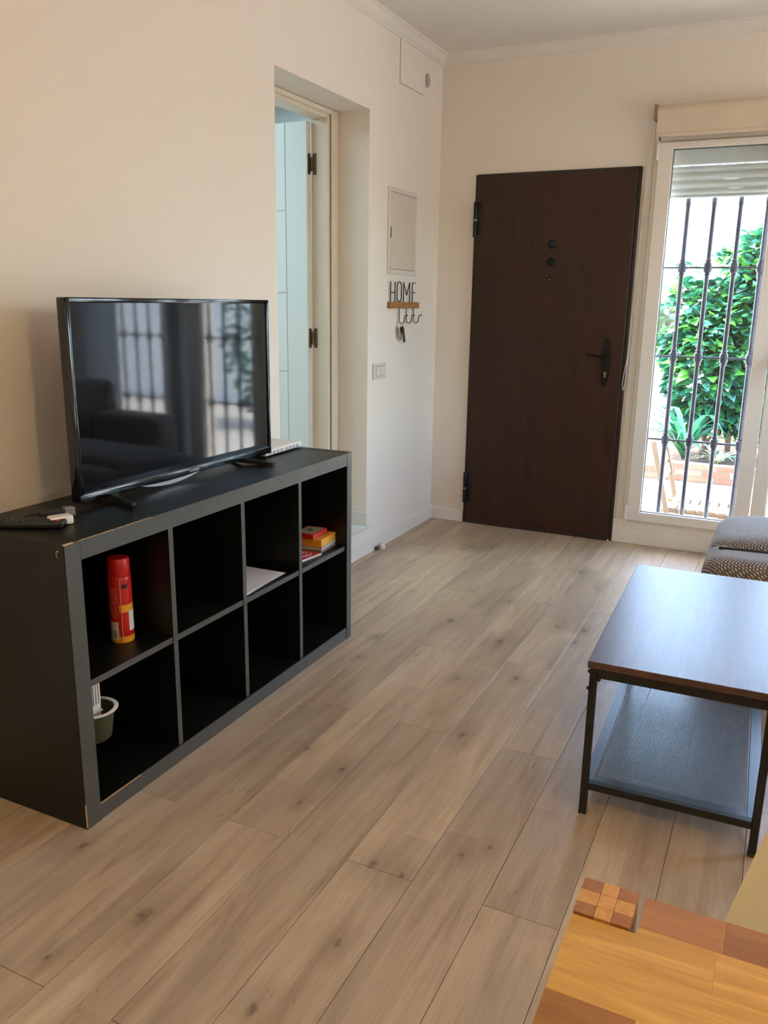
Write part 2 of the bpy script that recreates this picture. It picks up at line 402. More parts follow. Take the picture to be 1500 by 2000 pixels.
def skirting(name, p, q, h, th, n, m):
    """baseboard from p to q (xy), n = inward normal; small rounded top"""
    p, q, n = Vector((*p, 0)), Vector((*q, 0)), Vector((*n, 0))
    prof = [(0, 0), (th, 0), (th, h - 0.006), (th * 0.6, h - 0.001), (0, h)]
    b = MB(); b.prism([p + n * a + Vector((0, 0, z)) for a, z in prof], q - p)
    return struct(b.build(name, m))
skirting('baseboard_left', (0, -1.0 - 5.8), (0, 0), 0.088, 0.014, (1, 0), m_trim)
skirting('baseboard_back', (0.014, 0), (0.228, 0), 0.072, 0.014, (0, -1), m_trim)
skirting('baseboard_right', (RX, 0), (RX, RY), 0.08, 0.014, (-1, 0), m_trim)
def cornice(name, p, q, n):
    p, q, n = Vector((*p, 0)), Vector((*q, 0)), Vector((*n, 0))
    prof = [(0, H - 0.058), (0.006, H - 0.058), (0.008, H - 0.048), (0.014, H - 0.044), (0.026, H - 0.030), (0.036, H - 0.012), (0.044, H - 0.009), (0.046, H), (0, H)]
    b = MB(); b.prism([p + n * a + Vector((0, 0, z)) for a, z in prof], q - p)
    return struct(b.build(name, m_crown))
cornice('trim_1', (0, RY), (0, -0.002), (1, 0))
cornice('trim_2', (0.0, 0), (RX, 0), (0, -1))
cornice('trim_3', (RX, 0), (RX, RY), (-1, 0))

# ------------------------------------------------------------------ the side opening, door_2 and the space beyond
tr = struct(MB().box(-0.19, DY0, DZ0, 0.022, DY1, DZ0 + 0.010, 0.002).build('trim_4', mat('pale_stone_threshold', (206, 202, 196), 0.4)))
d2 = thing('door_2', kind='structure', loc=(-0.24, -1.06, 0.165))
b = MB()
CY = -1.028
b.box(-0.285, CY, DZ0 + 0.01, -0.19, DY1 + 0.001, DZ1, 0.002); b.box(-0.285, DY0 - 0.001, DZ0 + 0.01, -0.19, DY0 + 0.07, DZ1, 0.002)
b.box(-0.285, DY0 + 0.07, 2.25, -0.19, CY, DZ1 + 0.001, 0.002)
b.build('door_frame', m_casing, d2)
b = MB(); b.box(-0.186, CY + 0.022, DZ0 + 0.01, -0.176, DY1 - 0.001, DZ1 - 0.002, 0.003); b.box(-0.186, DY0 + 0.04, 2.268, -0.176, CY + 0.03, DZ1 - 0.002, 0.003)
b.build('architrave', m_casing, d2)
# leaf, opened a right angle into the hall, with routed grooves
LX0, LX1, LY0, LY1, LZ0, LZ1 = -1.09, -0.2895, -1.068, -1.032, 0.175, 2.238
gx = -0.415; zs = [1.82, 1.41, 1.00, 0.59]
b = MB(); b.box(LX0, LY0 + 0.003, LZ0, LX1, LY1, LZ1)
b.build('door_leaf', mat('leaf_core', (196, 202, 200), 0.4), d2)
gw = 0.0022
cols = [(LX0, gx - gw), (gx + gw, LX1)]
b = MB(); b.box(cols[1][0], LY0, LZ0, cols[1][1], LY0 + 0.004, LZ1, 0.0008)
b.build('door_panel', m_leafpaint, d2)
zz = [LZ0] + sorted(zs) + [LZ1]
for a, c in zip(zz, zz[1:]):
    MB().box(cols[0][0], LY0, a + gw, cols[0][1], LY0 + 0.004, c - gw, 0.0008).build('door_panel', m_leafpaint, d2)
MB().box(LX1 - 0.0005, LY0 + 0.001, LZ0, LX1 + 0.0035, LY1, LZ1, 0.001).build('edge_band', m_casing, d2)
for hz in (2.04, 1.18):
    b = MB()
    b.box(LX1 + 0.0035, LY0 + 0.006, hz - 0.05, LX1 + 0.006, LY1 - 0.004, hz + 0.05, 0.001)
    b.cyl((LX1 + 0.010, LY1 - 0.002, hz - 0.03), (LX1 + 0.010, LY1 - 0.002, hz + 0.03), 0.006)
    b.cyl((LX1 + 0.010, LY1 - 0.002, hz - 0.036), (LX1 + 0.010, LY1 - 0.002, hz + 0.036), 0.0035)
    b.box(LX1 + 0.016, CY - 0.0032, hz - 0.05, LX1 + 0.036, CY - 0.0002, hz + 0.05, 0.001)
    b.box(LX1 + 0.008, CY - 0.006, hz - 0.022, LX1 + 0.020, CY - 0.001, hz + 0.022, 0.001)
    b.build('hinge', m_oldbrass, d2, smooth=True)
# hall shell
HZ0, HZ1 = 0.155, 2.62
struct(MB().box(-3.0, -3.2, HZ0 - 0.15, -0.19, 0.3, HZ0 + 0.005).build('floor_hall', mat('hall_floor_wood', (196, 170, 138), 0.4, var=0.08, vscale=6)))
struct(MB().box(-3.0, -3.2, HZ1, -0.19, 0.3, HZ1 + 0.1).build('ceiling_hall', m_hall))
b = MB(); b.box(-3.1, -3.2, HZ0, -3.0, 0.3, HZ1); b.box(-3.0, 0.2, HZ0, -0.19, 0.3, HZ1); b.box(-3.0, -3.3, HZ0, -0.19, -3.2, HZ1)
struct(b.build('wall_hall', m_hall))
b = MB(); b.box(-0.175, DY1 - 0.010, DZ0 + 0.01, -0.004, DY1 - 0.0005, DZ0 + 0.085, 0.002)
struct(b.build('baseboard_reveal', mat('reveal_baseboard_paint', (214, 210, 204), 0.4)))
hl = thing('ceiling_light', 'small square recessed light in the ceiling past the open side door', 'light', (-1.02, -0.16, HZ1))
b = MB(); b.box(-1.11, -0.25, HZ1 - 0.012, -0.93, -0.07, HZ1 - 0.001, 0.003); b.build('frame', m_steel, hl)
MB().box(-1.09, -0.23, HZ1 - 0.014, -0.95, -0.09, HZ1 - 0.0125).build('diffuser', glow('cool_led', (0.72, 0.93, 1.0), 22), hl)
hl2 = bpy.data.objects.new('hall_fill', bpy.data.lights.new('hall_fill', 'AREA')); COL.objects.link(hl2)
hl2.data.shape = 'RECTANGLE'; hl2.data.size = 1.0; hl2.data.size_y = 1.0; hl2.data.energy = 42; hl2.data.color = (0.62, 0.88, 1.0)
hl2.location = (-1.6, -2.0, HZ1 - 0.03)  # unseen area light added to give the hall its cool brightness

# ------------------------------------------------------------------ door_1, the entrance door
d1 = thing('door_1', kind='structure', loc=(0.709, -0.01, 0))
X0, X1, DH = 0.2445, 1.173, 2.095
b = MB(); b.box(X0 - 0.012, -0.012, 0.0, X0 + 0.012, 0, DH + 0.004, 0.002); b.box(X1 - 0.012, -0.012, 0, X1 + 0.006, 0, DH + 0.004, 0.002); b.box(X0, -0.012, DH - 0.012, X1, 0, DH + 0.006, 0.002)
b.build('door_frame', m_doorframe, d1)
MB().box(X0 + 0.010, -0.026, 0.006, X1 - 0.014, -0.004, DH - 0.010, 0.002).build('door_leaf', m_door, d1)
MB().box(X0 + 0.010, -0.030, 0.004, X1 - 0.014, -0.0262, 0.030, 0.001).build('draught_strip', m_doorframe, d1)
for z0, z1 in ((1.752, 1.947), (0.135, 0.330)):
    zm = (z0 + z1) / 2 - 0.004
    b = MB(); b.cyl((X0 + 0.002, -0.034, z0), (X0 + 0.002, -0.034, zm - 0.002), 0.0125, n=14, bev=0.002); b.cyl((X0 + 0.002, -0.034, zm + 0.002), (X0 + 0.002, -0.034, z1), 0.0125, n=14, bev=0.002)
    b.box(X0 + 0.004, -0.031, z0 + 0.01, X0 + 0.036, -0.0262, z1 - 0.004, 0.002)
    h = b.build('hinge', m_black_hw, d1, smooth=True)
    b = MB(); b.cyl((X0 + 0.002, -0.034, zm - 0.0035), (X0 + 0.002, -0.034, zm + 0.0035), 0.0128, n=14); b.build('washer', m_steel, h)
rx = Matrix.Rotation(PI / 2, 4, 'X')
for zc, r, nm in ((1.705, 0.026, 'cover_disc'), (1.607, 0.025, 'cover_disc'), (1.510, 0.013, 'peephole')):
    b = MB(); b.lathe([(0, 0.012), (r * .35, 0.0115), (r * .7, 0.009), (r * .78, 0.006), (r, 0.005), (r, 0)], (0.7135, -0.026, zc), 28, rx)
    o = b.build(nm, m_black_hw, d1, smooth=True)
MB().sphere((0.7135, -0.037, 1.5105), 0.0045).build('lens', m_steel, d1, smooth=True)
pts = []
for k in range(40):
    a = 2 * PI * k / 40; s_, c_ = math.sin(a), math.cos(a)
    pts.append((1.067 + 0.0235 * math.copysign(abs(c_) ** 0.75, c_), -0.026, 1.053 + 0.138 * math.copysign(abs(s_) ** 1.15, s_)))
b = MB(); b.prism(pts, (0, -0.007, 0)); pl = b.build('handle_plate', m_black_hw, d1)
b = MB(); b.cyl((1.067, -0.033, 1.086), (1.067, -0.072, 1.088), 0.010); b.tube([(1.072, -0.066, 1.087), (1.04, -0.068, 1.088), (1.0, -0.070, 1.093), (0.962, -0.068, 1.097)], 0.0085, 10, 0.0055)
b.build('door_handle', m_black_hw, d1, smooth=True)
b = MB(); b.cyl((1.068, -0.033, 0.992), (1.068, -0.0355, 0.992), 0.0085, n=20); b.box(1.0635, -0.0355, 0.968, 1.0725, -0.033, 0.992, 0.0005)
kc = b.build('keyhole', m_brass, d1)

# ------------------------------------------------------------------ windows
def leaf(win, x0, x1, z0, z1, sx0, sx1, y=-0.012, handle=None):
    """one casement: stiles, rails, bead, pane"""
    gz0, gz1 = z0 + 0.055, z1 - 0.035
    b = MB(); d0, d1_ = y - 0.026, y + 0.03
    b.box(x0, d0, z0, x0 + sx0, d1_, z1, 0.004, 2); b.box(x1 - sx1, d0, z0, x1, d1_, z1, 0.004, 2)
    b.box(x0 + sx0 - .004, d0 + .0005, z0, x1 - sx1 + .004, d1_, gz0, 0.004, 2); b.box(x0 + sx0 - .004, d0 + .0005, gz1, x1 - sx1 + .004, d1_, z1, 0.004, 2)
    s_ = b.build('sash', m_alu, win)
    b = MB(); a0, a1 = x0 + sx0, x1 - sx1; e = 0.0035
    for q in ((a0, gz0, a0 + e, gz1), (a1 - e, gz0, a1, gz1), (a0, gz0, a1, gz0 + e), (a0, gz1 - e, a1, gz1)):
        b.box(q[0], y - 0.010, q[1], q[2], y + 0.006, q[3])
    b.build('gasket', mat('grey_gasket_%d' % len(bpy.data.materials), (88, 92, 92), 0.7), s_)
    MB().box(a0 + 0.001, y + 0.004, gz0 + 0.001, a1 - 0.001, y + 0.009, gz1 - 0.001).build('pane', m_glass, s_)
    return s_
w1 = thing('window_1', kind='structure', loc=(1.85, 0, 0.15))
b = MB()
b.box(1.196, -0.012, 0.105, 1.262, 0.05, 2.262, 0.003); b.box(1.236, -0.022, 0.105, 1.264, 0.05, 2.262, 0.003)
b.box(2.51, -0.022, 0.105, 2.575, 0.05, 2.262, 0.003); b.box(1.25, -0.022, 2.212, 2.52, 0.05, 2.262, 0.003); b.box(1.20, -0.018, 0.095, 2.57, 0.05, 0.152, 0.004)
b.build('window_frame', m_alu, w1)
b = MB()
for gx_ in (1.208, 1.219, 1.229): b.box(gx_, -0.0150, 0.16, gx_ + 0.004, -0.011, 2.2, 0.0012)
b.build('moulding', m_alu, w1)
leaf(w1, 1.257, 1.914, 0.148, 2.208, 0.075, 0.079)
leaf(w1, 1.918, 2.520, 0.148, 2.208, 0.075, 0.075)
for z0, z1 in ((0.150, 0.235), (2.120, 2.215)):
    b = MB(); b.cyl((1.2525, -0.040, z0), (1.2525, -0.040, z1), 0.0075, n=12, bev=0.002)
    b.cyl((1.2525, -0.040, z0 + 0.015), (1.2525, -0.040, z0 + 0.018), 0.0088, n=12); b.cyl((1.2525, -0.040, z1 - 0.02), (1.2525, -0.040, z1 - 0.017), 0.0088, n=12)
    b.build('hinge', m_plastic_w, w1, smooth=True)
b = MB(); b.box(1.925, -0.05, 1.06, 1.950, -0.038, 1.20, 0.005, 2); b.box(1.930, -0.075, 1.10, 1.945, -0.05, 1.115, 0.003); b.box(1.930, -0.082, 1.0, 1.945, -0.068, 1.115, 0.004, 2)
b.build('window_handle', m_plastic_w, w1)
w2 = thing('window_2', kind='structure', loc=(3.04, 0, 0.15))
b = MB(); b.box(2.69, -0.02, 0.1, 2.74, 0.05, 2.262, 0.003); b.box(3.49, -0.02, 0.1, 3.54, 0.05, 2.262, 0.003); b.box(2.71, -0.02, 2.212, 3.54, 0.05, 2.262, 0.003); b.box(2.71, -0.02, 0.095, 3.54, 0.05, 0.152, 0.003)
b.build('window_frame', m_alu, w2)
leaf(w2, 2.74, 3.49, 0.148, 2.208, 0.07, 0.07)
w3 = thing('window_3', kind='structure', loc=(RX, -1.9, 0.10))
b = MB(); b.box(RX + .02, R0_, 0.10, RX + .08, R0_ + .06, 2.24, 0.003); b.box(RX + .02, R1_ - .06, 0.10, RX + .08, R1_, 2.24, 0.003); b.box(RX + .02, R0_ + .06, 2.18, RX + .08, R1_ - .06, 2.24, 0.003)
b.box(RX + .02, R0_ + .06, 0.10, RX + .08, R1_ - .06, 0.16, 0.003); b.box(RX + .02, -1.165, 0.16, RX + .08, -1.085, 2.18, 0.003)
b.build('window_frame', m_alu, w3)
for a, c in ((R0_ + .061, -1.166), (-1.084, R1_ - .061)): MB().box(RX + .045, a, 0.161, RX + .05, c, 2.179).build('pane', m_glass, w3)
# plinth under the windows
struct(MB().box(1.181, -0.016, 0.0, 2.56, 0.001, 0.145, 0.003).build('baseboard_window', m_trim))
struct(MB().box(2.60, -0.014, 0.0, RX - 0.02, 0.001, 0.09, 0.003).build('baseboard_pier', m_trim))
# roller shutters, let down a little, one per window
for nm, (a, c), lab in (('roller_shutter', (1.29, 2.52), 'white roller shutter let down a little behind the window beside the brown door'),
                        ('roller_shutter', (2.715, 3.505), 'white roller shutter let down a little behind the far right curtained window')):
    rs = thing(nm, lab, 'shutter', ((a + c) / 2, 0.06, 2.0))
    zc = [1.946, 1.984, 2.025, 2.066, 2.1]
    for z0, z1 in zip(zc, zc[1:]):
        n_ = 6; P = []
        for k in range(n_ + 1):
            u = k / n_; P.append((a, 0.072 - 0.010 * math.sin(PI * u) , z0 + 0.0003 + (z1 - z0 - 0.0006) * u))
        P += [(a, 0.080, z1 - 0.0003), (a, 0.080, z0 + 0.0003)]
        MB().prism(P, (c - a, 0, 0)).build('slat', mat('shutter_pvc', (216, 220, 220), 0.4) if 'shutter_pvc' not in bpy.data.materials else bpy.data.materials['shutter_pvc'], rs)
    MB().box(a, 0.056, 2.104, c, 0.10, 2.238, 0.003).build('shutter_box', bpy.data.materials['shutter_pvc'], rs)
    MB().box(a, 0.064, 1.938, c, 0.082, 1.9465, 0.001).build('end_bar', bpy.data.materials['shutter_pvc'], rs)

# window grilles
def grille(lab, xa, xb, first, n, group=None):
    g = thing('window_grille', lab, 'grille', ((xa + xb) / 2, 0.12, 0.11), local=True)
    gx0 = (xa + xb) / 2
    b = MB(); b.cyl((0, 0, 0.002), (0, 0, 2.12), 0.0122, n=12)
    b.cyl((0, 0, 1.79), (0, 0, 1.83), 0.0142, n=12, bev=0.003)
    proto = b.build('bar', m_iron, g, smooth=True); proto.location = (first - gx0, 0, 0)
    prof = [(0.0106, -0.042), (0.017, -0.042), (0.019, -0.039), (0.017, -0.035), (0.0145, -0.032), (0.0145, -0.028), (0.021, -0.024), (0.023, -0.012), (0.0235, 0.0), (0.023, 0.012), (0.021, 0.024), (0.0145, 0.028), (0.0145, 0.032), (0.017, 0.035), (0.019, 0.039), (0.017, 0.042), (0.0106, 0.042)]
    cp = MB().lathe(prof, (0, 0, 0), 16).build('collar', m_iron, proto, smooth=True); cp.location = (0, 0, 1.579 - 0.11)
    for z in (1.094, 0.616): place(cp, proto, (0, 0, z - 0.11))
    for k in range(1, n):
        br = place(proto, g, (first - gx0 + k * 0.1335, 0, 0))
        for z in (1.579, 1.094, 0.616): place(cp, br, (0, 0, z - 0.11))
    for z in (1.579, 1.094, 0.616):
        MB().box(xa - gx0, -0.006, z - 0.11 - 0.005, xb - gx0, 0.006, z - 0.11 + 0.005, 0.001).build('rail', m_iron, g)
    return g
grille('dark iron grille of upright bars outside the window beside the door', 1.216, 2.559, 1.4155, 9)
grille('dark iron grille outside the far right curtained window', 2.701, 3.519, 2.80, 6)

# roller blind over window_1
bl = thing('roller_blind', 'rolled-up beige fabric blind above the window', 'blind', (1.87, -0.05, 2.30))
b = MB(); b.cyl((1.243, -0.055, 2.345), (2.50, -0.055, 2.345), 0.040, n=32)
P = [(1.246, -0.094, 2.345), (1.246, -0.094, 2.262), (1.246, -0.086, 2.238), (1.246, -0.083, 2.238), (1.246, -0.090, 2.262), (1.246, -0.090, 2.345)]
b.prism(P, (1.25, 0, 0)); b.build('fabric_roll', m_blind, bl, smooth=True)
MB().box(1.246, -0.092, 2.226, 2.496, -0.078, 2.244, 0.004, 2).build('bottom_bar', m_blind, bl)
MB().box(1.226, -0.092, 2.308, 1.241, -0.0005, 2.388, 0.003).build('bracket', mat('taupe_plastic', (150, 128, 108), 0.5), bl)
MB().box(2.503, -0.092, 2.308, 2.516, -0.0005, 2.388, 0.003).build('bracket', bpy.data.materials['taupe_plastic'], bl)
b = MB(); b.tube([(1.230, -0.060, 2.31), (1.219, -0.040, 2.2), (1.200, -0.024, 1.9), (1.192, -0.022, 1.4), (1.184, -0.024, 1.08), (1.174, -0.030, 0.99), (1.171, -0.032, 0.93), (1.177, -0.031, 0.898), (1.184, -0.030, 0.94), (1.187, -0.028, 1.06), (1.195, -0.024, 1.4), (1.204, -0.026, 1.9), (1.223, -0.042, 2.2), (1.236, -0.062, 2.31)], 0.0017, 6)
b.build('cord', m_plastic_w, bl)
# curtains
def curtain(xa, xb, lab, mt):
    n_ = 60; b = MB(); rows = []
    for j, z in enumerate((0.03, 0.9, 1.7, 2.42)):
        amp = 0.035 - 0.006 * j
        rows.append([b.bm.verts.new((xa + (xb - xa) * k / n_, -0.17 + amp * math.sin(k * 0.72 + 0.3 * j), z)) for k in range(n_ + 1)])
    for A, B in zip(rows, rows[1:]):
        for k in range(n_): b.bm.faces.new((A[k], A[k + 1], B[k + 1], B[k]))
    return tag(b.build('curtain', mt, smooth=True, org=((xa + xb) / 2, -0.17, 0.03)), lab, 'curtain')
t = NT('sheer_curtain'); tl = t.new('ShaderNodeBsdfTranslucent'); tl.inputs[0].default_value = (0.75, 0.78, 0.8, 1); df = t.new('ShaderNodeBsdfDiffuse'); df.inputs[0].default_value = (0.7, 0.7, 0.7, 1)
mx = t.new('ShaderNodeMixShader'); mx.inputs[0].default_value = 0.5; t.link(df.outputs[0], mx.inputs[1]); t.link(tl.outputs[0], mx.inputs[2]); t.link(mx.outputs[0], t.out.inputs[0]); m_sheer = t.m
curtain(2.48, 2.60, 'pale sheer curtain gathered at the right edge of the window by the door', m_sheer)
curtain(3.12, 3.48, 'wide pale sheer curtain drawn partly across the far right window', m_sheer)
MB()
cr_ = tag(MB().cyl((2.25, -0.17, 2.44), (3.5, -0.17, 2.44), 0.012).build('curtain_rod', m_black_metal, org=(2.9, -0.17, 2.44)), 'black curtain rod above the curtained windows', 'curtain rod')

# ------------------------------------------------------------------ wall fittings on the left wall
# access hatch
ah = thing('access_panel', 'painted access panel high on the left wall by the ceiling corner', 'panel', (0.001, -0.44, 2.59))
MB().box(0.0004, -0.5965, 2.4865, 0.0016, -0.2855, 2.697).build('joint', m_gap, ah)
MB().box(0.0006, -0.5945, 2.4885, 0.0036, -0.2865, 2.6965, 0.0008).build('cover', m_wall, ah)
b = MB(); b.lathe([(0, 0.016), (0.012, 0.015), (0.022, 0.010), (0.026, 0.0)], (0.0, -0.235, 2.575), 20, Matrix.Rotation(PI / 2, 4, 'Y') @ Matrix.Diagonal((1.5, 1, 1, 1)))
tag(b.build('wall_nub', mat('grey_paint', (170, 162, 156), 0.6), smooth=True, org=(0.0, -0.235, 2.575)), 'small grey rounded cap on the wall beside the high access panel', 'cap')
# fuse box
fb = thing('fuse_box', 'flush white fuse box with a thin frame above the HOME key rack', 'fuse box', (0.0, -0.53, 1.74))
fy0, fy1, fz0, fz1 = -0.720, -0.340, 1.518, 1.966
b = MB(); fw = 0.030
b.box(0.0004, fy0, fz0, 0.006, fy0 + fw, fz1, 0.002); b.box(0.0004, fy1 - fw * .6, fz0, 0.006, fy1, fz1, 0.002); b.box(0.0004, fy0 + .02, fz0 + .0003, 0.006, fy1 - .01, fz0 + fw * .9, 0.002); b.box(0.0004, fy0 + .02, fz1 - fw * .8, 0.006, fy1 - .01, fz1 - .0003, 0.002)
b.build('frame', mat('fusebox_frame_paint', (216, 206, 196), 0.45), fb)
MB().box(0.0003, fy0 + .01, fz0 + .01, 0.0016, fy1 - .01, fz1 - .01).build('recess', m_gap, fb)
MB().box(0.0018, fy0 + fw + 0.0022, fz0 + fw * .9 + .002, 0.0050, fy1 - fw * .6 - 0.002, fz1 - fw * .8 - .0025, 0.001).build('cover', mat('fusebox_door_paint', (214, 200, 184), 0.3), fb)
MB().box(0.0045, fy0 + fw - 0.003, 1.705, 0.0085, fy0 + fw + 0.006, 1.765, 0.0015).build('latch', mat('dark_latch', (70, 62, 56), 0.5), fb)
# key rack
kr = thing('key_rack', 'brown wooden key rack with black wire HOME letters and three hooks', 'key rack', (0.0, -0.515, 1.354))
MB().box(0.0008, -0.712, 1.338, 0.022, -0.318, 1.372, 0.002).build('rail', mat('honey_pine', (158, 108, 62), 0.55, var=0.2, vscale=40), kr)
def letter(nm, strokes):
    b = MB()
    for s_ in strokes: b.tube([(0.011, y, z) for y, z in s_], 0.0033, 6)
    return b.build(nm, m_black_metal, kr)
zb, zt = 1.370, 1.480
letter('letter_h', [[(-.690, zb), (-.690, zt)], [(-.634, zb), (-.634, zt)], [(-.690, zb + .052), (-.634, zb + .052)]])
ov = [(-.5775 + 0.030 * math.cos(a), zb + .057 + (0.030 * math.sin(a) + (0.024 if math.sin(a) > 0 else -0.024))) for a in [2 * PI * k / 24 + 0.01 for k in range(25)]]
letter('letter_o', [ov])
letter('letter_m', [[(-.520, zb), (-.520, zt), (-.478, zb + .040), (-.436, zt), (-.436, zb)]])
letter('letter_e', [[(-.352, zt), (-.398, zt), (-.398, zb + 0.001), (-.352, zb + 0.001)], [(-.398, zb + .055), (-.358, zb + .055)]])
for hy in (-.572, -.474, -.374):
    b = MB(); pts = [(0.010, hy, 1.339), (0.010, hy, 1.275)]
    for k in range(1, 8):
        a = PI + PI * k / 8; pts.append((0.010 + 0.016 + 0.016 * math.cos(a), hy, 1.272 + 0.016 * math.sin(a)))
    pts += [(0.042, hy, 1.274), (0.045, hy, 1.292), (0.051, hy, 1.300), (0.059, hy, 1.300)]
    b.tube(pts, 0.0026, 8); b.sphere((0.060, hy, 1.300), 0.0038, n=10)
    b.build('hook', m_black_metal, kr, smooth=True)
ky = thing('key_bunch', 'small bunch of keys hanging from the key rack', 'keys', (0.033, -0.572, 1.25))
b = MB(); b.tube([(0.026, -0.572 + 0.011 * math.sin(2 * PI * k / 16), 1.2465 + 0.0125 * math.cos(2 * PI * k / 16)) for k in range(17)], 0.0012, 6); b.build('ring', m_steel, ky)
def key(nm, y, z, ang, m_, fob=False):
    R = Matrix.Translation((0.028 + (0.004 if fob else 0), y, z + 0.006)) @ Matrix.Rotation(ang, 4, 'X') @ Matrix.Scale(1.35, 4)
    b = MB()
    if fob: b.box(-0.003, -0.009, -0.060, 0.003, 0.009, 0.004, 0.0028, 2, R); b.box(-0.001, -0.004, 0, 0.001, 0.004, 0.012, 0.0003, 1, R)
    else:
        b.box(-0.0012, -0.011, -0.022, 0.0012, 0.011, 0.002, 0.001, 1, R); b.box(-0.001, -0.0035, -0.052, 0.001, 0.0035, -0.02, 0.0004, 1, R)
        for q in range(4): b.box(-0.001, 0.003, -0.05 + q * .007, 0.001, 0.0055, -0.047 + q * .007, 0, 1, R)
    b.build(nm, m_, ky)
key('key', -0.584, 1.229, 0.02, m_steel); key('key', -0.574, 1.229, -0.10, mat('nickel', (170, 150, 120), 0.35, metal=0.8)); key('fob', -0.566, 1.222, 0.32, mat('leather_fob', (74, 56, 44), 0.6), True)
# switch
sw = thing('light_switch', 'pale double light switch on the left wall next to the doorway', 'switch', (0, -0.803, 1.006))
MB().box(0.0004, -0.882, 0.964, 0.009, -0.724, 1.048, 0.003, 2).build('plate', m_switch, sw)
for y0 in (-0.856, -0.7995):
    MB().box(0.0095, y0, 0.981, 0.0125, y0 + 0.0535, 1.031, 0.0015).build('rocker', mat('switch_rocker', (222, 214, 206), 0.25) if 'switch_rocker' not in bpy.data.materials else bpy.data.materials['switch_rocker'], sw)
MB().box(0.0090, -0.860, 0.976, 0.0096, -0.742, 1.036).build('rocker_gap', mat('switch_gap', (176, 168, 160), 0.6), sw)
# small white stop on the floor
ds = thing('door_stop', 'small white rubber door stop on the floor by the left baseboard', 'door stop', (0.034, -0.826, 0.0))
MB().lathe([(0, 0.034), (0.011, 0.033), (0.017, 0.026), (0.018, 0.010), (0.016, 0.0005), (0, 0.0005)], (0.040, -0.812, 0), 20).build('cap', m_plastic_w, ds, smooth=True)
MB().box(0.016, -0.860, 0.0008, 0.032, -0.832, 0.022, 0.003).build('clip', mat('brown_plastic', (96, 72, 52), 0.6), ds)

# ------------------------------------------------------------------ cabinet
SX, SY, D, CW, CH = 0.480, -3.513, 0.39, 1.49, 0.79
cab = thing('shelving_unit', 'black low shelving unit of eight open cubes holding the television', 'shelving', (SX - D / 2, SY + CW / 2, 0))
XB = SX - D
def edge_part(nm, x0, y0, z0, x1, y1, z1, vertical=False):
    return MB().box(x0, y0, z0, x1, y1, z1, 0.0012).build(nm, m_cab, cab)
edge_part('side_panel', XB, SY, 0, SX, SY + 0.052, CH); edge_part('side_panel', XB, SY + CW - 0.038, 0, SX, SY + CW, CH)
ya, yb = SY + 0.052, SY + CW - 0.038
edge_part('top_panel', XB, ya + .0006, CH - 0.052, SX - 0.001, yb - .0012, CH - 0.001); edge_part('base_panel', XB, ya + .0006, 0.0, SX - 0.002, yb - .0012, 0.050)
edge_part('back_panel', XB + 0.001, ya, 0.05, XB + 0.006, yb, CH - 0.052)
cw = (yb - ya - 3 * 0.0185) / 4
ys = []
for k in range(4):
    a = ya + k * (cw + 0.0185); ys.append((a, a + cw))
    MB().box(XB + 0.006, a + .0005, 0.386, SX - 0.012, a + cw - .0005, 0.404, 0.0008).build('shelf', m_cab, cab)
    MB().box(SX - 0.0122, a + .0005, 0.3858, SX - 0.0105, a + cw - .0005, 0.4042).build('lit_edge_strip', m_cab_lit, cab)
    if k < 3:
        MB().box(XB + 0.006, a + cw, 0.0505, SX - 0.009, a + cw + 0.0185, CH - 0.0525, 0.0008).build('divider', m_cab, cab)
        MB().box(SX - 0.0092, a + cw - .0001, 0.0505, SX - 0.0075, a + cw + 0.0186, CH - 0.0525).build('lit_edge_strip', m_cab_lit, cab)
MB().box(SX - 0.0012, ya + .0008, CH - 0.0515, SX - 0.0002, yb - .0014, CH - 0.0015).build('lit_edge_strip', m_cab_lit, cab)
MB().box(SX - 0.0022, ya + .0008, 0.0005, SX - 0.0012, yb - .0014, 0.0495).build('lit_edge_strip', m_cab_lit, cab)
MB().box(SX - 0.0002, SY + .001, 0.0005, SX + 0.0008, SY + 0.051, CH - 0.001).build('lit_edge_strip', m_cab_lit, cab)
MB().box(SX - 0.0002, SY + CW - .037, 0.0005, SX + 0.0008, SY + CW - .001, CH - 0.001).build('lit_edge_strip', m_cab_lit, cab)
b = MB()
yy = SY + 0.050
while yy < SY + 0.30:
    L = random.uniform(0.012, 0.04); hgt = random.uniform(0.0008, 0.0019)
    b.box(SX - 0.0016, yy, CH - 0.0008 - hgt, SX + 0.0002, yy + L, CH - 0.0004); yy += L + random.uniform(0, 0.006)
b.box(SX - 0.004, SY - 0.0006, CH - 0.003, SX + 0.0012, SY + 0.030, CH + 0.0004)
b.box(SX - 0.0012, SY - 0.0006, 0.006, SX + 0.0014, SY + 0.0014, 0.075)
for k in range(7):
    a = -0.9 + k * 0.45; b.box(SX - 0.022 - 0.006 * math.cos(a), SY - 0.0007, CH - 0.030 + 0.009 * math.sin(a), SX - 0.020 - 0.006 * math.cos(a), SY + 0.0005, CH - 0.026 + 0.009 * math.sin(a))
b.box(SX - 0.002, ya + 0.001, 0.047, SX - 0.0008, ya + 0.16, 0.0505)
b.build('worn_edge', m_worn, cab, kind='stuff')

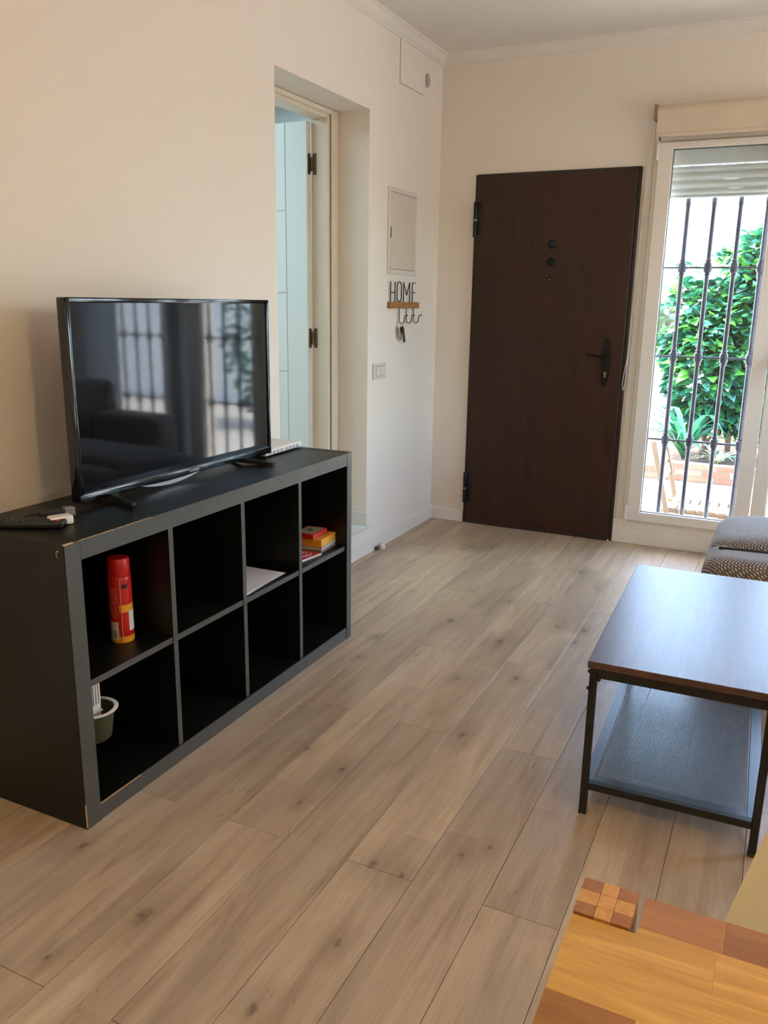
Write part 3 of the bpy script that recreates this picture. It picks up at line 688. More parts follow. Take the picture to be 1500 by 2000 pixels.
# ------------------------------------------------------------------ television
TVA = Vector((0.258, -3.240, 0)); TVB = Vector((0.270, -2.290, 0)); tl_ = (TVB - TVA); TW = tl_.length
ang = math.atan2(tl_.y, tl_.x) - PI / 2
tv = thing('television', 'flat black television standing on the shelving unit', 'television', (*TVA.lerp(TVB, .5).xy, 0.79), ang, local=True)
hw = TW / 2; z0, z1 = 0.019, 0.583           # local z (above the cabinet top)
MB().box(-0.030, -hw, z0, 0.0, hw, z1, 0.004, 2).build('housing', m_bezel, tv, smooth=True)
MB().box(-0.062, -hw * .78, z0 + .02, -0.028, hw * .78, z0 + 0.36, 0.012, 2).build('rear_bulge', m_matblack, tv, smooth=True)
bz = 0.014
b = MB(); b.box(-.002, -hw, z1 - bz, .006, hw, z1, 0.0025, 2); b.box(-.002, -hw, z0 + .0, .006, -hw + bz, z1, 0.0025, 2); b.box(-.002, hw - bz, z0, .006, hw, z1, 0.0025, 2); b.box(-.002, -hw, z0, .0065, hw, z0 + 0.023, 0.0025, 2)
b.build('bezel', m_bezel, tv, smooth=True)
MB().box(0.0002, -hw + bz - .001, z0 + .022, 0.0012, hw - bz + .001, z1 - bz + .001).build('screen', m_panel, tv)
MB().box(0.0008, -hw + bz, z0 + 0.0225, 0.0072, hw - bz, z0 + 0.0250, 0.0008).build('lower_lip', mat('grey_lip', (90, 92, 92), 0.3), tv)
# silver smile on the lower edge
P = []; N_ = 20
for k in range(N_ + 1):
    u = k / N_ * 2 - 1; P.append((0.0068, -0.095 + u * 0.137, z0 + 0.004 - 0.017 * (1 - u * u)))
for k in range(N_, -1, -1):
    u = k / N_ * 2 - 1; P.append((0.0068, -0.095 + u * 0.137, z0 + 0.005 - 0.0060 * (1 - u * u)))
b = MB(); b.prism([P[k] for k in range(len(P))], (-0.012, 0, 0)); b.build('silver_trim', m_silver, tv)
for fy in (-hw + 0.135, hw - 0.160):
    b = MB()
    o_ = 0.03 if fy < 0 else -0.03
    b.box(-0.022, fy - 0.014, 0.012, -0.006, fy + 0.014, z0 + 0.006, 0.002)
    for s_ in (1, -1):
        b.prism([(-0.012, fy - 0.011, 0.022), (-0.012, fy - 0.011, 0.006), (-0.012 + s_ * 0.108, fy - 0.009 - o_ , 0.0008), (-0.012 + s_ * 0.112, fy - 0.009 - o_, 0.010)], (0, 0.020, 0))
    b.build('foot', m_matblack, tv)
    b = MB(); b.box(0.0985, fy - 0.009 - o_, 0.0004, 0.103, fy + 0.011 - o_, 0.011, 0.002); b.build('foot_cap', mat('chrome_cap_%d' % (fy > 0), (70, 70, 72), 0.2, metal=0.6), tv)
def text_mesh(body, size, name, m_, parent, M4, ext=0.0003):
    cu = bpy.data.curves.new(name, 'FONT'); cu.body = body; cu.size = size; cu.extrude = ext; cu.align_x = 'CENTER'; cu.align_y = 'CENTER'
    tmp = bpy.data.objects.new('t', cu); COL.objects.link(tmp)
    dg = bpy.context.evaluated_depsgraph_get(); me = bpy.data.meshes.new_from_object(tmp.evaluated_get(dg))
    bpy.data.objects.remove(tmp); bpy.data.curves.remove(cu)
    me.transform(M4); me.materials.clear(); me.materials.append(m_)
    o = bpy.data.objects.new(name, me); COL.objects.link(o); o.parent = parent; return o
FX = Matrix(((0, 0, 1, 0), (1, 0, 0, 0), (0, 1, 0, 0), (0, 0, 0, 1)))    # text faces +x, reads along +y
text_mesh('BLAUPUNKT', 0.0115, 'logo', m_logo, tv, Matrix.Translation((0.0068, 0.022, z0 + 0.0125)) @ FX @ Matrix.Diagonal((0.78, 1, 1, 1)))

# ------------------------------------------------------------------ things on and in the cabinet
ro = thing('router', 'white router box lying behind the right end of the television', 'router', (0.182, -2.180, 0.79), math.radians(1.5), local=True)
MB().box(-0.085, -0.135, 0.004, 0.080, 0.142, 0.028, 0.008, 3).build('body', m_plastic_w, ro, smooth=True)
b = MB()
for k in range(8): b.box(0.0785, -0.112 + k * 0.028 + (0.008 if k > 3 else 0), 0.010, 0.0808, -0.094 + k * 0.028 + (0.008 if k > 3 else 0), 0.021)
b.build('port', mat('grey_ports', (168, 158, 158), 0.6), ro, kind=None)
for x in (-.06, .055):
    for y in (-.11, .115): MB().cyl((x, y, 0), (x, y, 0.005), 0.008).build('foot', m_matblack, ro)

rc = thing('remote_control', 'long black remote control at the left end of the shelving unit', 'remote control', (0.262, -3.436, 0.79), math.radians(-60), local=True)
MB().box(-0.027, -0.105, 0.0006, 0.027, 0.105, 0.019, 0.006, 2).build('body', m_matblack, rc, smooth=True)
m_key = mat('grey_keys', (58, 60, 58), 0.5)
kp = None
for i in range(3):
    for j in range(11):
        o = MB().box(-0.0055, -0.0035, 0.0, 0.0055, 0.0035, 0.0016, 0.001).build('button', m_key, rc) if kp is None else place(kp, rc, (0, 0, 0))
        if kp is None: kp = o
        o.location = (-0.0155 + i * 0.0155, -0.088 + j * 0.0150, 0.0188)
b = MB().cyl((0.015, 0.091, 0.018), (0.015, 0.091, 0.0208), 0.0055).build('power_button', mat('red_key', (170, 60, 44), 0.5), rc)
ad = thing('power_adapter', 'white plug adapter lying by the remote control', 'adapter', (0.325, -3.375, 0.79), math.radians(-22), local=True)
MB().box(-0.019, -0.030, 0.0006, 0.019, 0.030, 0.024, 0.005, 2).build('body', m_plastic_w, ad, smooth=True)
b = MB(); b.cyl((-0.019, -0.01, 0.012), (-0.034, -0.01, 0.012), 0.0024, n=10); b.cyl((-0.019, 0.01, 0.012), (-0.034, 0.01, 0.012), 0.0024, n=10); b.build('pin', m_steel, ad)
cb_ = thing('charging_cable', 'thin black cable with a grey plug beside the white adapter', 'cable', (0.24, -3.36, 0.79))
b = MB(); b.tube([(0.165, -3.372, 0.7935), (0.190, -3.392, 0.7935), (0.214, -3.398, 0.799), (0.228, -3.385, 0.806), (0.236, -3.365, 0.803)], 0.0034, 8); b.build('lead', m_matblack, cb_, smooth=True)
R = Matrix.Translation((0.258, -3.325, 0.8025)) @ Matrix.Rotation(math.radians(-28), 4, 'Z')
MB().box(-0.011, -0.045, -0.0115, 0.011, 0.020, 0.0105, 0.004, 2, R).build('plug', m_matblack, cb_, smooth=True)
MB().box(-0.0125, 0.020, -0.0118, 0.0125, 0.048, 0.0115, 0.002, 1, R).build('plug_end', mat('grey_plug', (120, 120, 126), 0.45), cb_)

# aerosol can
cx, cy, cz = 0.352, -3.205, 0.4045
can = thing('spray_can', 'red and yellow aerosol can with a red cap in the top left cube', 'can', (cx, cy, cz), local=True)
R0 = 0.0335
t = NT('printed_can'); v = t.tc('Object'); sp = t.n.new('ShaderNodeSeparateXYZ'); t.link(v, sp.inputs[0])
X_, Y_, Z_ = sp.outputs
an = t.math('ARCTAN2', Y_, X_)      # angle round the can; the camera looks at about -0.74 rad
def band(v_, a, c): return t.math('MULTIPLY', t.math('GREATER_THAN', v_, a), t.math('LESS_THAN', v_, c))
RED, YEL, WHI = ln((196, 34, 26)), ln((232, 160, 40)), ln((226, 220, 206))
c = t.mix(t.math('LESS_THAN', Z_, 0.020), RED, YEL)
c = t.mix(t.math('MULTIPLY', band(Z_, 0.094, 0.116), band(an, -0.95, 0.9)), c, YEL)
c = t.mix(t.math('MULTIPLY', band(Z_, 0.035, 0.096), band(an, -0.15, 0.8)), c, WHI)
c = t.mix(t.math('MULTIPLY', band(Z_, 0.010, 0.066), band(an, -1.95, -1.10)), c, WHI)
stripe = t.math('GREATER_THAN', t.math('SINE', t.math('MULTIPLY', an, 95.0)), 0.0)
c = t.mix(t.math('MULTIPLY', t.math('MULTIPLY', band(Z_, 0.014, 0.040), band(an, -1.66, -1.30)), stripe), c, ln((50, 44, 60)))
prn = t.math('GREATER_THAN', t.noise(t.mapping(v, (60, 60, 420)), 3.0, 2), 0.52)
lines = t.math('GREATER_THAN', t.math('SINE', t.math('MULTIPLY', Z_, 1150.0)), 0.15)
c = t.mix(t.math('MULTIPLY', t.math('MULTIPLY', t.math('MULTIPLY', band(Z_, 0.078, 0.168), band(an, -1.9, -1.12)), prn), t.math('MULTIPLY', lines, 0.55)), c, WHI)
c = t.mix(t.math('MULTIPLY', band(Z_, 0.166, 0.178), band(an, -0.66, -0.1)), c, ln((46, 14, 12)))
t.link(c, t.p.inputs['Base Color']); t.p.inputs['Roughness'].default_value = 0.3; m_can = t.m
MB().lathe([(0, 0.003), (R0 - .006, 0.002), (R0 - .0015, 0.0002), (R0, 0.004), (R0, 0.190), (R0 - .001, 0.196), (R0 - .004, 0.200), (0, 0.200)], (0, 0, 0), 40).build('body', m_can, can, smooth=True)
MB().lathe([(R0 - .0025, 0.197), (R0 - .0015, 0.199), (R0 - .002, 0.245), (R0 - .005, 0.2515), (R0 - .010, 0.2525), (0, 0.2510)], (0, 0, 0), 40).build('cap', mat('red_plastic_cap', (200, 26, 24), 0.4), can, smooth=True)
a = -0.80
b = MB(); b.cyl(((R0 + .0016) * math.cos(a), (R0 + .0016) * math.sin(a), 0.012), ((R0 + .0016) * math.cos(a), (R0 + .0016) * math.sin(a), 0.198), 0.0014, n=8); b.build('straw', mat('clear_straw', (196, 140, 110), 0.2), can)

# tub with slotted white piece, hooked on the left side of the lower cube
tb = thing('plastic_tub', 'small green tub with white rim hooked inside the bottom left cube', 'tub', (0.40, -3.40, 0.19))
b = MB(); b.lathe([(0, 0.001), (0.040, 0.0), (0.046, 0.006), (0.058, 0.088), (0.055, 0.088), (0.043, 0.008), (0, 0.005)], (0.40, -3.386, 0.19), 32)
b.build('bowl', mat('dark_green_plastic', (66, 72, 46), 0.45), tb, smooth=True)
b = MB(); b.lathe([(0.056, 0.087), (0.066, 0.088), (0.068, 0.0895), (0.066, 0.091), (0.056, 0.091), (0.056, 0.087)], (0.40, -3.386, 0.19), 32)
b.build('rim', m_plastic_w, tb, smooth=True)
sl = thing('slotted_comb', 'white slotted plastic piece standing in the small green tub', 'comb', (0.405, -3.37, 0.24))
b = MB()
for k in range(5): b.box(0.400, -3.404 + k * 0.0095, 0.283, 0.406, -3.3985 + k * 0.0095, 0.345, 0.0008)
b.box(0.400, -3.404, 0.215, 0.406, -3.3605, 0.285, 0.0015); b.box(0.400, -3.404, 0.343, 0.406, -3.3605, 0.352, 0.001)
b.box(0.4055, -3.404, 0.262, 0.412, -3.3605, 0.268, 0.001)
b.build('blade', m_plastic_w, sl)

# papers and card packs
pa = []
for k, (rz, dx, dy) in enumerate(((4, 0, 0), (-1, -0.012, -0.008), (1.5, 0.004, 0.010))):
    R = Matrix.Translation((0.335 + dx, -2.635 + dy, 0.4046 + k * 0.0022)) @ Matrix.Rotation(math.radians(rz), 4, 'Z')
    o = MB().box(-0.105, -0.125, 0, 0.115, 0.145, 0.0016, 0.0003, 1, R).build('paper_sheet', mat('paper_%d' % k, ((226, 216, 206), (214, 196, 176), (228, 218, 214))[k], 0.8), org=(0.335, -2.635, 0.4046))
    tag(o, ('white folded paper lying lowest in the third upper cube', 'beige paper lying between two white ones in the third upper cube', 'white paper lying on top of the others in the third upper cube')[k], 'paper', 'papers in the third cube')
def boxthing(nm, lab, cat, cxy, zb_, sx, sy, sz, rz, m_, top=None, group=None):
    o = thing(nm, lab, cat, (*cxy, zb_), math.radians(rz), group=group, local=True)
    MB().box(-sx / 2, -sy / 2, 0.0003, sx / 2, sy / 2, sz, 0.0015).build('box', m_, o)
    if top: MB().box(-sx / 2 * top[0], -sy / 2 * top[1], sz - .0002, sx / 2 * top[0], sy / 2 * top[1], sz + 0.0006).build('printed_lid', top[2], o)
    return o
g_ = 'card game boxes in the upper right cube'
bc = (0.372, -2.128)
boxthing('game_box', 'flat grey and white game box at the bottom of the stack', 'box', bc, 0.4042, 0.125, 0.150, 0.010, 4, mat('dark_carton', (120, 96, 72), 0.6), group=g_)
boxthing('game_box', 'thin pale grey game box second from the bottom of the stack', 'box', bc, 0.4150, 0.125, 0.150, 0.012, 5, mat('grey_carton', (176, 168, 168), 0.6), group=g_)
boxthing('game_box', 'yellow orange game box in the middle of the stack', 'box', bc, 0.4282, 0.122, 0.148, 0.031, 5, mat('yellow_carton', (222, 156, 44), 0.5), group=g_)
boxthing('game_box', 'small red game box with a green picture on top of the stack', 'box', (0.362, -2.150), 0.4602, 0.088, 0.120, 0.020, 3, mat('red_carton', (196, 40, 34), 0.5), (0.8, 0.8, mat('printed_lid', (168, 160, 120), 0.5)), group=g_)
o = bpy.data.objects['game_box.003'] if 'game_box.003' in bpy.data.objects else None
if o: MB().lathe([(0, 0.0212), (0.013, 0.0212), (0.013, 0.0206), (0, 0.0206)], (0, 0, 0), 16).build('emblem', mat('green_print', (60, 84, 46), 0.5), o)
cd = thing('card_pack', 'flat red card pack with white border lying in front of the stack', 'cards', (0.395, -2.265, 0.4042), math.radians(-8), local=True)
MB().box(-0.046, -0.060, 0.0003, 0.046, 0.060, 0.009, 0.0015).build('box', mat('white_card_edge', (216, 200, 186), 0.5), cd)
MB().box(-0.043, -0.057, 0.0089, 0.043, 0.057, 0.0095).build('printed_lid', mat('red_card_print', (198, 36, 38), 0.45), cd)
b = MB()
for r0_, r1_ in ((0.030, 0.0275), (0.017, 0.015)):
    b.tube([(r0_ * math.cos(2 * PI * k / 24), r0_ * 1.25 * math.sin(2 * PI * k / 24), 0.0097) for k in range(25)], 0.0011, 5)
b.build('printed_ring', m_logo, cd)

# ------------------------------------------------------------------ coffee table
ct = thing('coffee_table', 'brown topped coffee table on thin black metal legs', 'table', (1.628, -2.846, 0), 0.0245, local=True)
TWX, TLY = 0.46, 0.93
MB().box(-0.002, -0.002, 0.440, TWX + 0.004, TLY, 0.460, 0.0015).build('tabletop', m_ctop, ct)
g = 0.020
lp = None
for (x, y) in ((0.004, 0.004), (TWX - g - 0.002, 0.004), (0.004, TLY - g - 0.006), (TWX - g - 0.002, TLY - g - 0.006)):
    if lp is None:
        b = MB(); b.box(0, 0, 0.006, g, g, 0.4395, 0.002); b.box(-0.001, -0.001, 0.0004, g + 0.001, g + 0.001, 0.010, 0.002)
        lp = b.build('leg', m_black_metal, ct); o = lp
    else: o = place(lp, ct, (0, 0, 0))
    o.location = (x, y, 0)
for y in (0.006, TLY - 0.026): MB().box(0.024, y, 0.412, TWX - 0.022, y + 0.018, 0.4395, 0.001).build('apron', m_black_metal, ct)
for x in (0.006, TWX - 0.020): MB().box(x, 0.024, 0.420, x + 0.016, TLY - 0.026, 0.4395, 0.001).build('side_rail', m_black_metal, ct)
for (x, y, z) in ((0.0, 0.014, 0.425), (0.0, 0.014, 0.376), (0.0, TLY - .016, 0.425), (0.028, 0.0, 0.412)):
    MB().sphere((x + 0.002, y, z), 0.0055, n=10).build('bolt', m_black_metal, ct, smooth=True)
fz = 0.100
MB().box(0.024, 0.006, fz - 0.022, TWX - 0.022, 0.024, fz, 0.001).build('shelf_rail', m_black_metal, ct)
MB().box(0.024, TLY - .026, fz - 0.022, TWX - 0.022, TLY - .008, fz, 0.001).build('shelf_rail', m_black_metal, ct)
m_shelf = mat('grey_black_steel', (44, 46, 50), 0.33, spec=0.9)
b = MB()
x0, x1, y0, y1 = 0.006, TWX - 0.004, 0.024, TLY - 0.026
for q in ((x0, y0, x0 + .030, y1), (x1 - .030, y0, x1, y1), (x0 + .030, y0, x1 - .030, y0 + .026), (x0 + .030, y1 - .026, x1 - .030, y1)):
    b.box(q[0], q[1], fz - 0.004, q[2], q[3], fz, 0.0006)
b.build('shelf_frame', m_shelf, ct)
b = MB()
ex = 0.0045
for q in ((x0 + .031, y0 + .027, x0 + .031 + ex, y1 - .027), (x1 - .031 - ex, y0 + .027, x1 - .031, y1 - .027), (x0 + .031, y0 + .027, x1 - .031, y0 + .027 + ex), (x0 + .031, y1 - .027 - ex, x1 - .031, y1 - .027)):
    b.box(q[0], q[1], fz - 0.006, q[2], q[3], fz - 0.001, 0.0006)
b.build('inner_frame', m_shelf, ct)
# expanded metal sheet, staggered diamonds with tilted strands
bmm = bmesh.new(); px, py = 0.0108, 0.0072
u0, u1, v0, v1 = x0 + 0.034, x1 - 0.034, y0 + 0.030, y1 - 0.030
nx, ny = int((u1 - u0) / px), int((v1 - v0) / (py / 2)) - 1
px = (u1 - u0) / nx
for j in range(ny):
    for i in range(nx):
        cx_ = u0 + (i + 0.5 + (0.5 if j % 2 else 0)) * px; cy_ = v0 + (j + 1) * py / 2
        if cx_ + px / 2 > u1 + 1e-4: continue
        o4 = [(cx_ - px / 2, cy_), (cx_, cy_ - py / 2), (cx_ + px / 2, cy_), (cx_, cy_ + py / 2)]
        k_ = 0.40
        i4 = [(cx_ + (a - cx_) * k_, cy_ + (c - cy_) * k_ * 0.85) for a, c in o4]
        dz = (0.0, 0.00025, 0.0, -0.00025)
        O = [bmm.verts.new((a, c, fz - 0.0035 + dz[q])) for q, (a, c) in enumerate(o4)]; I = [bmm.verts.new((a, c, fz - 0.0035 - dz[q] * 0.7)) for q, (a, c) in enumerate(i4)]
        for q in range(4): bmm.faces.new((O[q], O[(q + 1) % 4], I[(q + 1) % 4], I[q]))
b = MB(); b.bm.free(); b.bm = bmm
b.build('mesh_sheet', m_shelf, ct, kind='stuff')

# ------------------------------------------------------------------ dining table (only its far left corner is in view)
TX0, TX1, TY1, TY0, TZ = 1.873, 2.80, -4.093, -5.10, 0.75
dt = thing('dining_table', 'golden wooden dining table with a leg showing through its corner', 'table', (2.3, -4.6, 0))
lw = 0.059
rowh = [0.0475, 0.046, 0.050, 0.052]
y = TY1; r_i = 0
rnd = random.Random(5)
rows_spec = {0: [(1.9395, 2.021, 1), (2.021, 2.20, 2), (2.20, 2.52, 0), (2.52, TX1, 1)], 1: [(TX0, 2.015, 0), (2.015, 2.35, 0), (2.35, TX1, 1)],
             2: [(TX0, 2.16, 0), (2.16, 2.5, 0), (2.5, TX1, 0)], 3: [(TX0, 1.956, 2), (1.956, 2.33, 0), (2.33, TX1, 0)]}
rys = [(-4.093, -4.1425), (-4.1425, -4.200), (-4.200, -4.262), (-4.262, -4.325)]
yy = -4.325
while yy > TY0: rys.append((yy, max(TY0, yy - 0.055))); yy -= 0.055
for ri, (ya_, yb_) in enumerate(rys):
    segs = rows_spec.get(ri)
    if not segs:
        xs = [TX0]
        while xs[-1] < TX1 - 0.12: xs.append(min(TX1, xs[-1] + rnd.uniform(0.16, 0.42)))
        xs[-1] = TX1
        segs = [(a, c, rnd.choice((0, 0, 0, 1, 2))) for a, c in zip(xs, xs[1:])]
    for a, c, k in segs:
        g_e = 0.00004
        if ri == 1 and a == TX0:
            # cut round the leg
            b = MB(); yl = TY1 - lw - 0.001
            b.prism([(TX0, yl, TZ - .028), (1.9395, yl, TZ - .028), (1.9395, ya_, TZ - .028), (c, ya_, TZ - .028), (c, yb_, TZ - .028), (TX0, yb_, TZ - .028)], (0, 0, .028))
        else:
            b = MB(); b.box(a + g_e, yb_ + g_e, TZ - 0.028, c - g_e, ya_ - g_e, TZ, 0.0002)
        b.build('stave', m_st[k], dt)
def table_leg(x, y, showtop):
    b = MB(); b.box(x, y, 0.0, x + lw, y + lw, TZ - (0.006 if showtop else 0.030), 0.002); l = b.build('leg', m_st[1], dt)
    if showtop:
        ws = [lw * .36, lw * .30, lw * .34]; hs = [lw * .30, lw * .36, lw * .34]
        pat = [[1, 0, 1], [0, 0, 0], [1, 0, 1]]
        yy_ = y
        for j in range(3):
            xx_ = x
            for i in range(3):
                MB().box(xx_ + .00015, yy_ + .00015, TZ - 0.007, xx_ + ws[i] - .00015, yy_ + hs[j] - .00015, TZ + 0.003, 0.0004).build('end_grain_block', m_eg[pat[j][i]], l)
                xx_ += ws[i]
            yy_ += hs[j]
table_leg(TX0, TY1 - lw, True); table_leg(TX1 - lw, TY1 - lw - .1, False); table_leg(TX0 + .002, TY0 + .02, False); table_leg(TX1 - lw, TY0 + .02, False)

# chair behind the table: cream moulded shell
m_cream = mat('cream_moulded_plastic', (240, 226, 192), 0.45)
ch = thing('dining_chair', 'cream moulded chair standing behind the wooden dining table', 'chair', (2.27, -3.95, 0))
b = MB(); rows = []
NZ, NX = 14, 20
for j in range(NZ + 1):
    v = j / NZ; z = 0.44 + 0.42 * v
    half = 0.258 - 0.245 * (z - 0.44) - 0.08 * max(0, (v - 0.85) / 0.15) ** 2
    ycen = -3.86 + 0.03 * v
    rows.append([b.bm.verts.new((2.235 + half * (2 * i / NX - 1), ycen - 0.07 * ((2 * i / NX - 1) ** 2), z)) for i in range(NX + 1)])
for A, B in zip(rows, rows[1:]):
    for i in range(NX): b.bm.faces.new((A[i], A[i + 1], B[i + 1], B[i]))
bmesh.ops.solidify(b.bm, geom=b.bm.faces[:], thickness=0.008)
b.build('backrest', m_cream, ch, smooth=True)
MB().box(2.04, -4.27, 0.425, 2.44, -3.865, 0.455, 0.014, 3).build('seat', m_cream, ch, smooth=True)
for (x, y) in ((2.07, -4.22), (2.40, -4.22), (2.07, -3.90), (2.40, -3.90)):
    MB().cyl((x, y, 0.001), (x * .9 + .2235, y * .9 - .406, 0.43), 0.011, 0.016, n=12).build('leg', mat('beech_leg', (196, 158, 112), 0.5) if 'beech_leg' not in bpy.data.materials else bpy.data.materials['beech_leg'], ch)

# ------------------------------------------------------------------ sofa
so = thing('sofa', 'grey herringbone tweed sofa with a rounded chaise end before the window', 'sofa', (2.6, -1.2, 0))
def soft(b_, x0, y0, z0, x1, y1, z1, bev, seg=5): b_.box(x0, y0, z0, x1, y1, z1, bev, seg)
b = MB(); soft(b, 1.800, -1.66, 0.07, 3.10, -0.86, 0.445, 0.075); b.build('base', m_tweed, so, smooth=True)
# puffed seat cushion
b = MB(); NX, NY = 36, 24; rows = []
cx0, cx1, cy0, cy1 = 1.812, 2.98, -1.475, -0.96
for j in range(NY + 1):
    row = []
    for i in range(NX + 1):
        u, v = 2 * i / NX - 1, 2 * j / NY - 1
        uu, vv = math.copysign(1 - (1 - abs(u)) ** 1.6, u), math.copysign(1 - (1 - abs(v)) ** 1.6, v)
        # superellipse outline
        e = 7.0; rr = max(abs(uu), abs(vv)); nrm = (abs(uu) ** e + abs(vv) ** e) ** (1 / e)
        s_ = rr / nrm if nrm > 1e-6 else 1
        x = (cx0 + cx1) / 2 + (cx1 - cx0) / 2 * uu * s_; y = (cy0 + cy1) / 2 + (cy1 - cy0) / 2 * vv * s_
        h = (1 - rr ** 6) ** 0.5 if rr < 1 else 0
        z = 0.425 + 0.068 * h + 0.004 * math.sin(x * 9) * math.sin(y * 7) * h
        row.append(b.bm.verts.new((x, y, z)))
    rows.append(row)
for A, B in zip(rows, rows[1:]):
    for i in range(NX): b.bm.faces.new((A[i], A[i + 1], B[i + 1], B[i]))
b.build('seat_cushion', m_tweed, so, smooth=True)
b = MB(); pts = []
for k in range(41):
    u = k / 40; x = 1.85 + 0.55 * u; pts.append((x, -1.476 + 0.02 * math.sin(min(1, u * 2) * PI / 2) - 0.02, 0.446))
b.tube(pts, 0.007, 8); b.build('piping', m_seam, so, smooth=True)
b = MB(); soft(b, 2.95, -1.66, 0.10, 3.25, -0.35, 0.80, 0.07); b.build('backrest', m_tweed, so, smooth=True)
b = MB(); soft(b, 2.35, -0.66, 0.07, 2.96, -0.40, 0.60, 0.06); b.build('armrest', m_tweed, so, smooth=True)
for x in (1.88, 3.0):
    for y in (-1.58, -0.92): MB().cyl((x, y, 0.0), (x, y, 0.09), 0.018, 0.024, n=12).build('leg', m_matblack, so)

# ------------------------------------------------------------------ lamps
def globe_lamp(lab, x, y, z, r, strength, rgb):
    fl = thing('floor_lamp', lab, 'lamp', (x, y, 0), local=True)
    MB().lathe([(0, 0.022), (0.10, 0.020), (0.13, 0.012), (0.135, 0.0), (0, 0)], (0, 0, 0), 32).build('base', m_black_metal, fl, smooth=True)
    MB().cyl((0, 0, 0.02), (0, 0, z - r + 0.01), 0.009, n=12).build('pole', m_black_metal, fl)
    MB().lathe([(0.0, -0.02), (0.03, -0.02), (0.034, 0.0), (0.03, 0.012), (0, 0.012)], (0, 0, z - r), 20).build('holder', m_black_metal, fl, smooth=True)
    MB().sphere((0, 0, z), r, n=20).build('globe', glow('warm_globe_glow', rgb, strength), fl, smooth=True)
    return fl
globe_lamp('black floor lamp with a lit warm globe right of the dining table', 2.75, -4.32, 1.80, 0.10, 98, (1.0, 0.74, 0.42))
def shade_lamp(x, y, z):
    fl = thing('shade_lamp', 'tall floor lamp with a cream drum shade, mirrored in the window pane', 'lamp', (x, y, 0), local=True)
    MB().lathe([(0, 0.022), (0.11, 0.020), (0.14, 0.0), (0, 0)], (0, 0, 0), 32).build('base', m_plastic_w, fl, smooth=True)
    MB().cyl((0, 0, 0.02), (0, 0, z), 0.010, n=12).build('pole', m_plastic_w, fl)
    MB().lathe([(0.17, -0.13), (0.15, 0.13)], (0, 0, z), 36).build('lamp_shade', glow('lit_shade', (1.0, 0.88, 0.70), 5.0), fl, smooth=True)
shade_lamp(0.72, -4.55, 1.24)
pn = thing('fill_pendant', 'white globe pendant added as fill light behind the camera', 'lamp', (1.9, -5.9, H), local=True)  # unseen globe added to brighten the room from behind
MB().cyl((0, 0, -0.42), (0, 0, -0.02), 0.003, n=8).build('cord', m_plastic_w, pn)
MB().lathe([(0, 0), (0.05, 0), (0.045, -0.02), (0, -0.024)], (0, 0, 0), 24).build('ceiling_rose', m_plastic_w, pn, smooth=True)
MB().sphere((0, 0, -0.56), 0.15, n=24).build('globe', glow('fill_globe_glow', (1.0, 0.88, 0.72), 9), pn, smooth=True)
for k, (x, y) in enumerate(((1.2, -5.6), (2.7, -5.6), (1.2, -3.9 - 2.5), (2.7, -6.4))):  # unseen ceiling discs added as warm fill light
    cl = thing('fill_spot', ('added round warm fill spot behind the camera, nearest the left wall', 'added round warm fill spot behind the camera, nearest the right wall', 'added round warm fill spot at the rear, left side', 'added round warm fill spot at the rear, right side')[k], 'light', (x, y, H), local=True, group='added fill spots behind the camera')
    MB().lathe([(0.085, -0.001), (0.10, -0.006), (0.10, 0.0)], (0, 0, 0), 28).build('ring', m_plastic_w, cl)
    MB().lathe([(0, -0.003), (0.085, -0.003)], (0, 0, 0), 28).build('diffuser', glow('warm_fill_glow', (1.0, 0.88, 0.74), 6) if 'warm_fill_glow' not in bpy.data.materials else bpy.data.materials['warm_fill_glow'], cl)

# ------------------------------------------------------------------ garden
GZ = -0.30
m_patio = mat('pale_patio_paving', (196, 187, 175), 0.8, var=0.06, vscale=3)
struct(MB().box(-4, 0.26, GZ - 0.1, 12, 12, GZ).build('patio', m_patio))
struct(MB().box(RX + 0.2, -9, GZ - 0.1, 12, 0.26, GZ).build('patio_side', m_patio))
m_white = mat('white_garden_wall', (238, 236, 232), 0.85)
struct(MB().box(-4, 6.4, GZ, 12, 6.6, 2.6).build('wall_garden', m_white))
# planter of bricks
pl = thing('brick_planter', 'low brick planter edging the garden bed', 'planter', (2.0, 3.55, GZ))
m_br = [mat('brick_pink', (118, 86, 70), 0.9, var=0.12, vscale=30), mat('brick_buff', (124, 100, 82), 0.9, var=0.12, vscale=30), mat('brick_red', (104, 72, 58), 0.9, var=0.12, vscale=30)]
MB().box(-0.5, 3.56, GZ, 4.5, 3.66, GZ + 0.185).build('mortar', mat('mortar', (116, 106, 96), 0.95), pl)
protos = [MB().box(-0.12, -0.055, 0, 0.12, 0.055, 0.050, 0.004).build('brick', m, pl, org=(0, 0, 0)) for m in m_br]
used = set()
for c_ in range(3):
    for k in range(20):
        i = random.randrange(3)
        loc = (-0.38 + k * 0.252 + (0.126 if c_ % 2 else 0) - 2.0, 3.605 - 3.55 + random.uniform(-.003, .003), 0.008 + c_ * 0.060)
        if i not in used: used.add(i); protos[i].location = loc
        else: place(protos[i], pl, loc)
so_ = MB(); 
soil = MB().box(-0.5, 3.66, GZ, 4.5, 6.2, GZ + 0.14).build('soil', mat('garden_soil', (62, 46, 36), 0.95, var=0.3, vscale=20, bump=(25, 1.0, 0.03)))
soil['kind'] = 'structure'

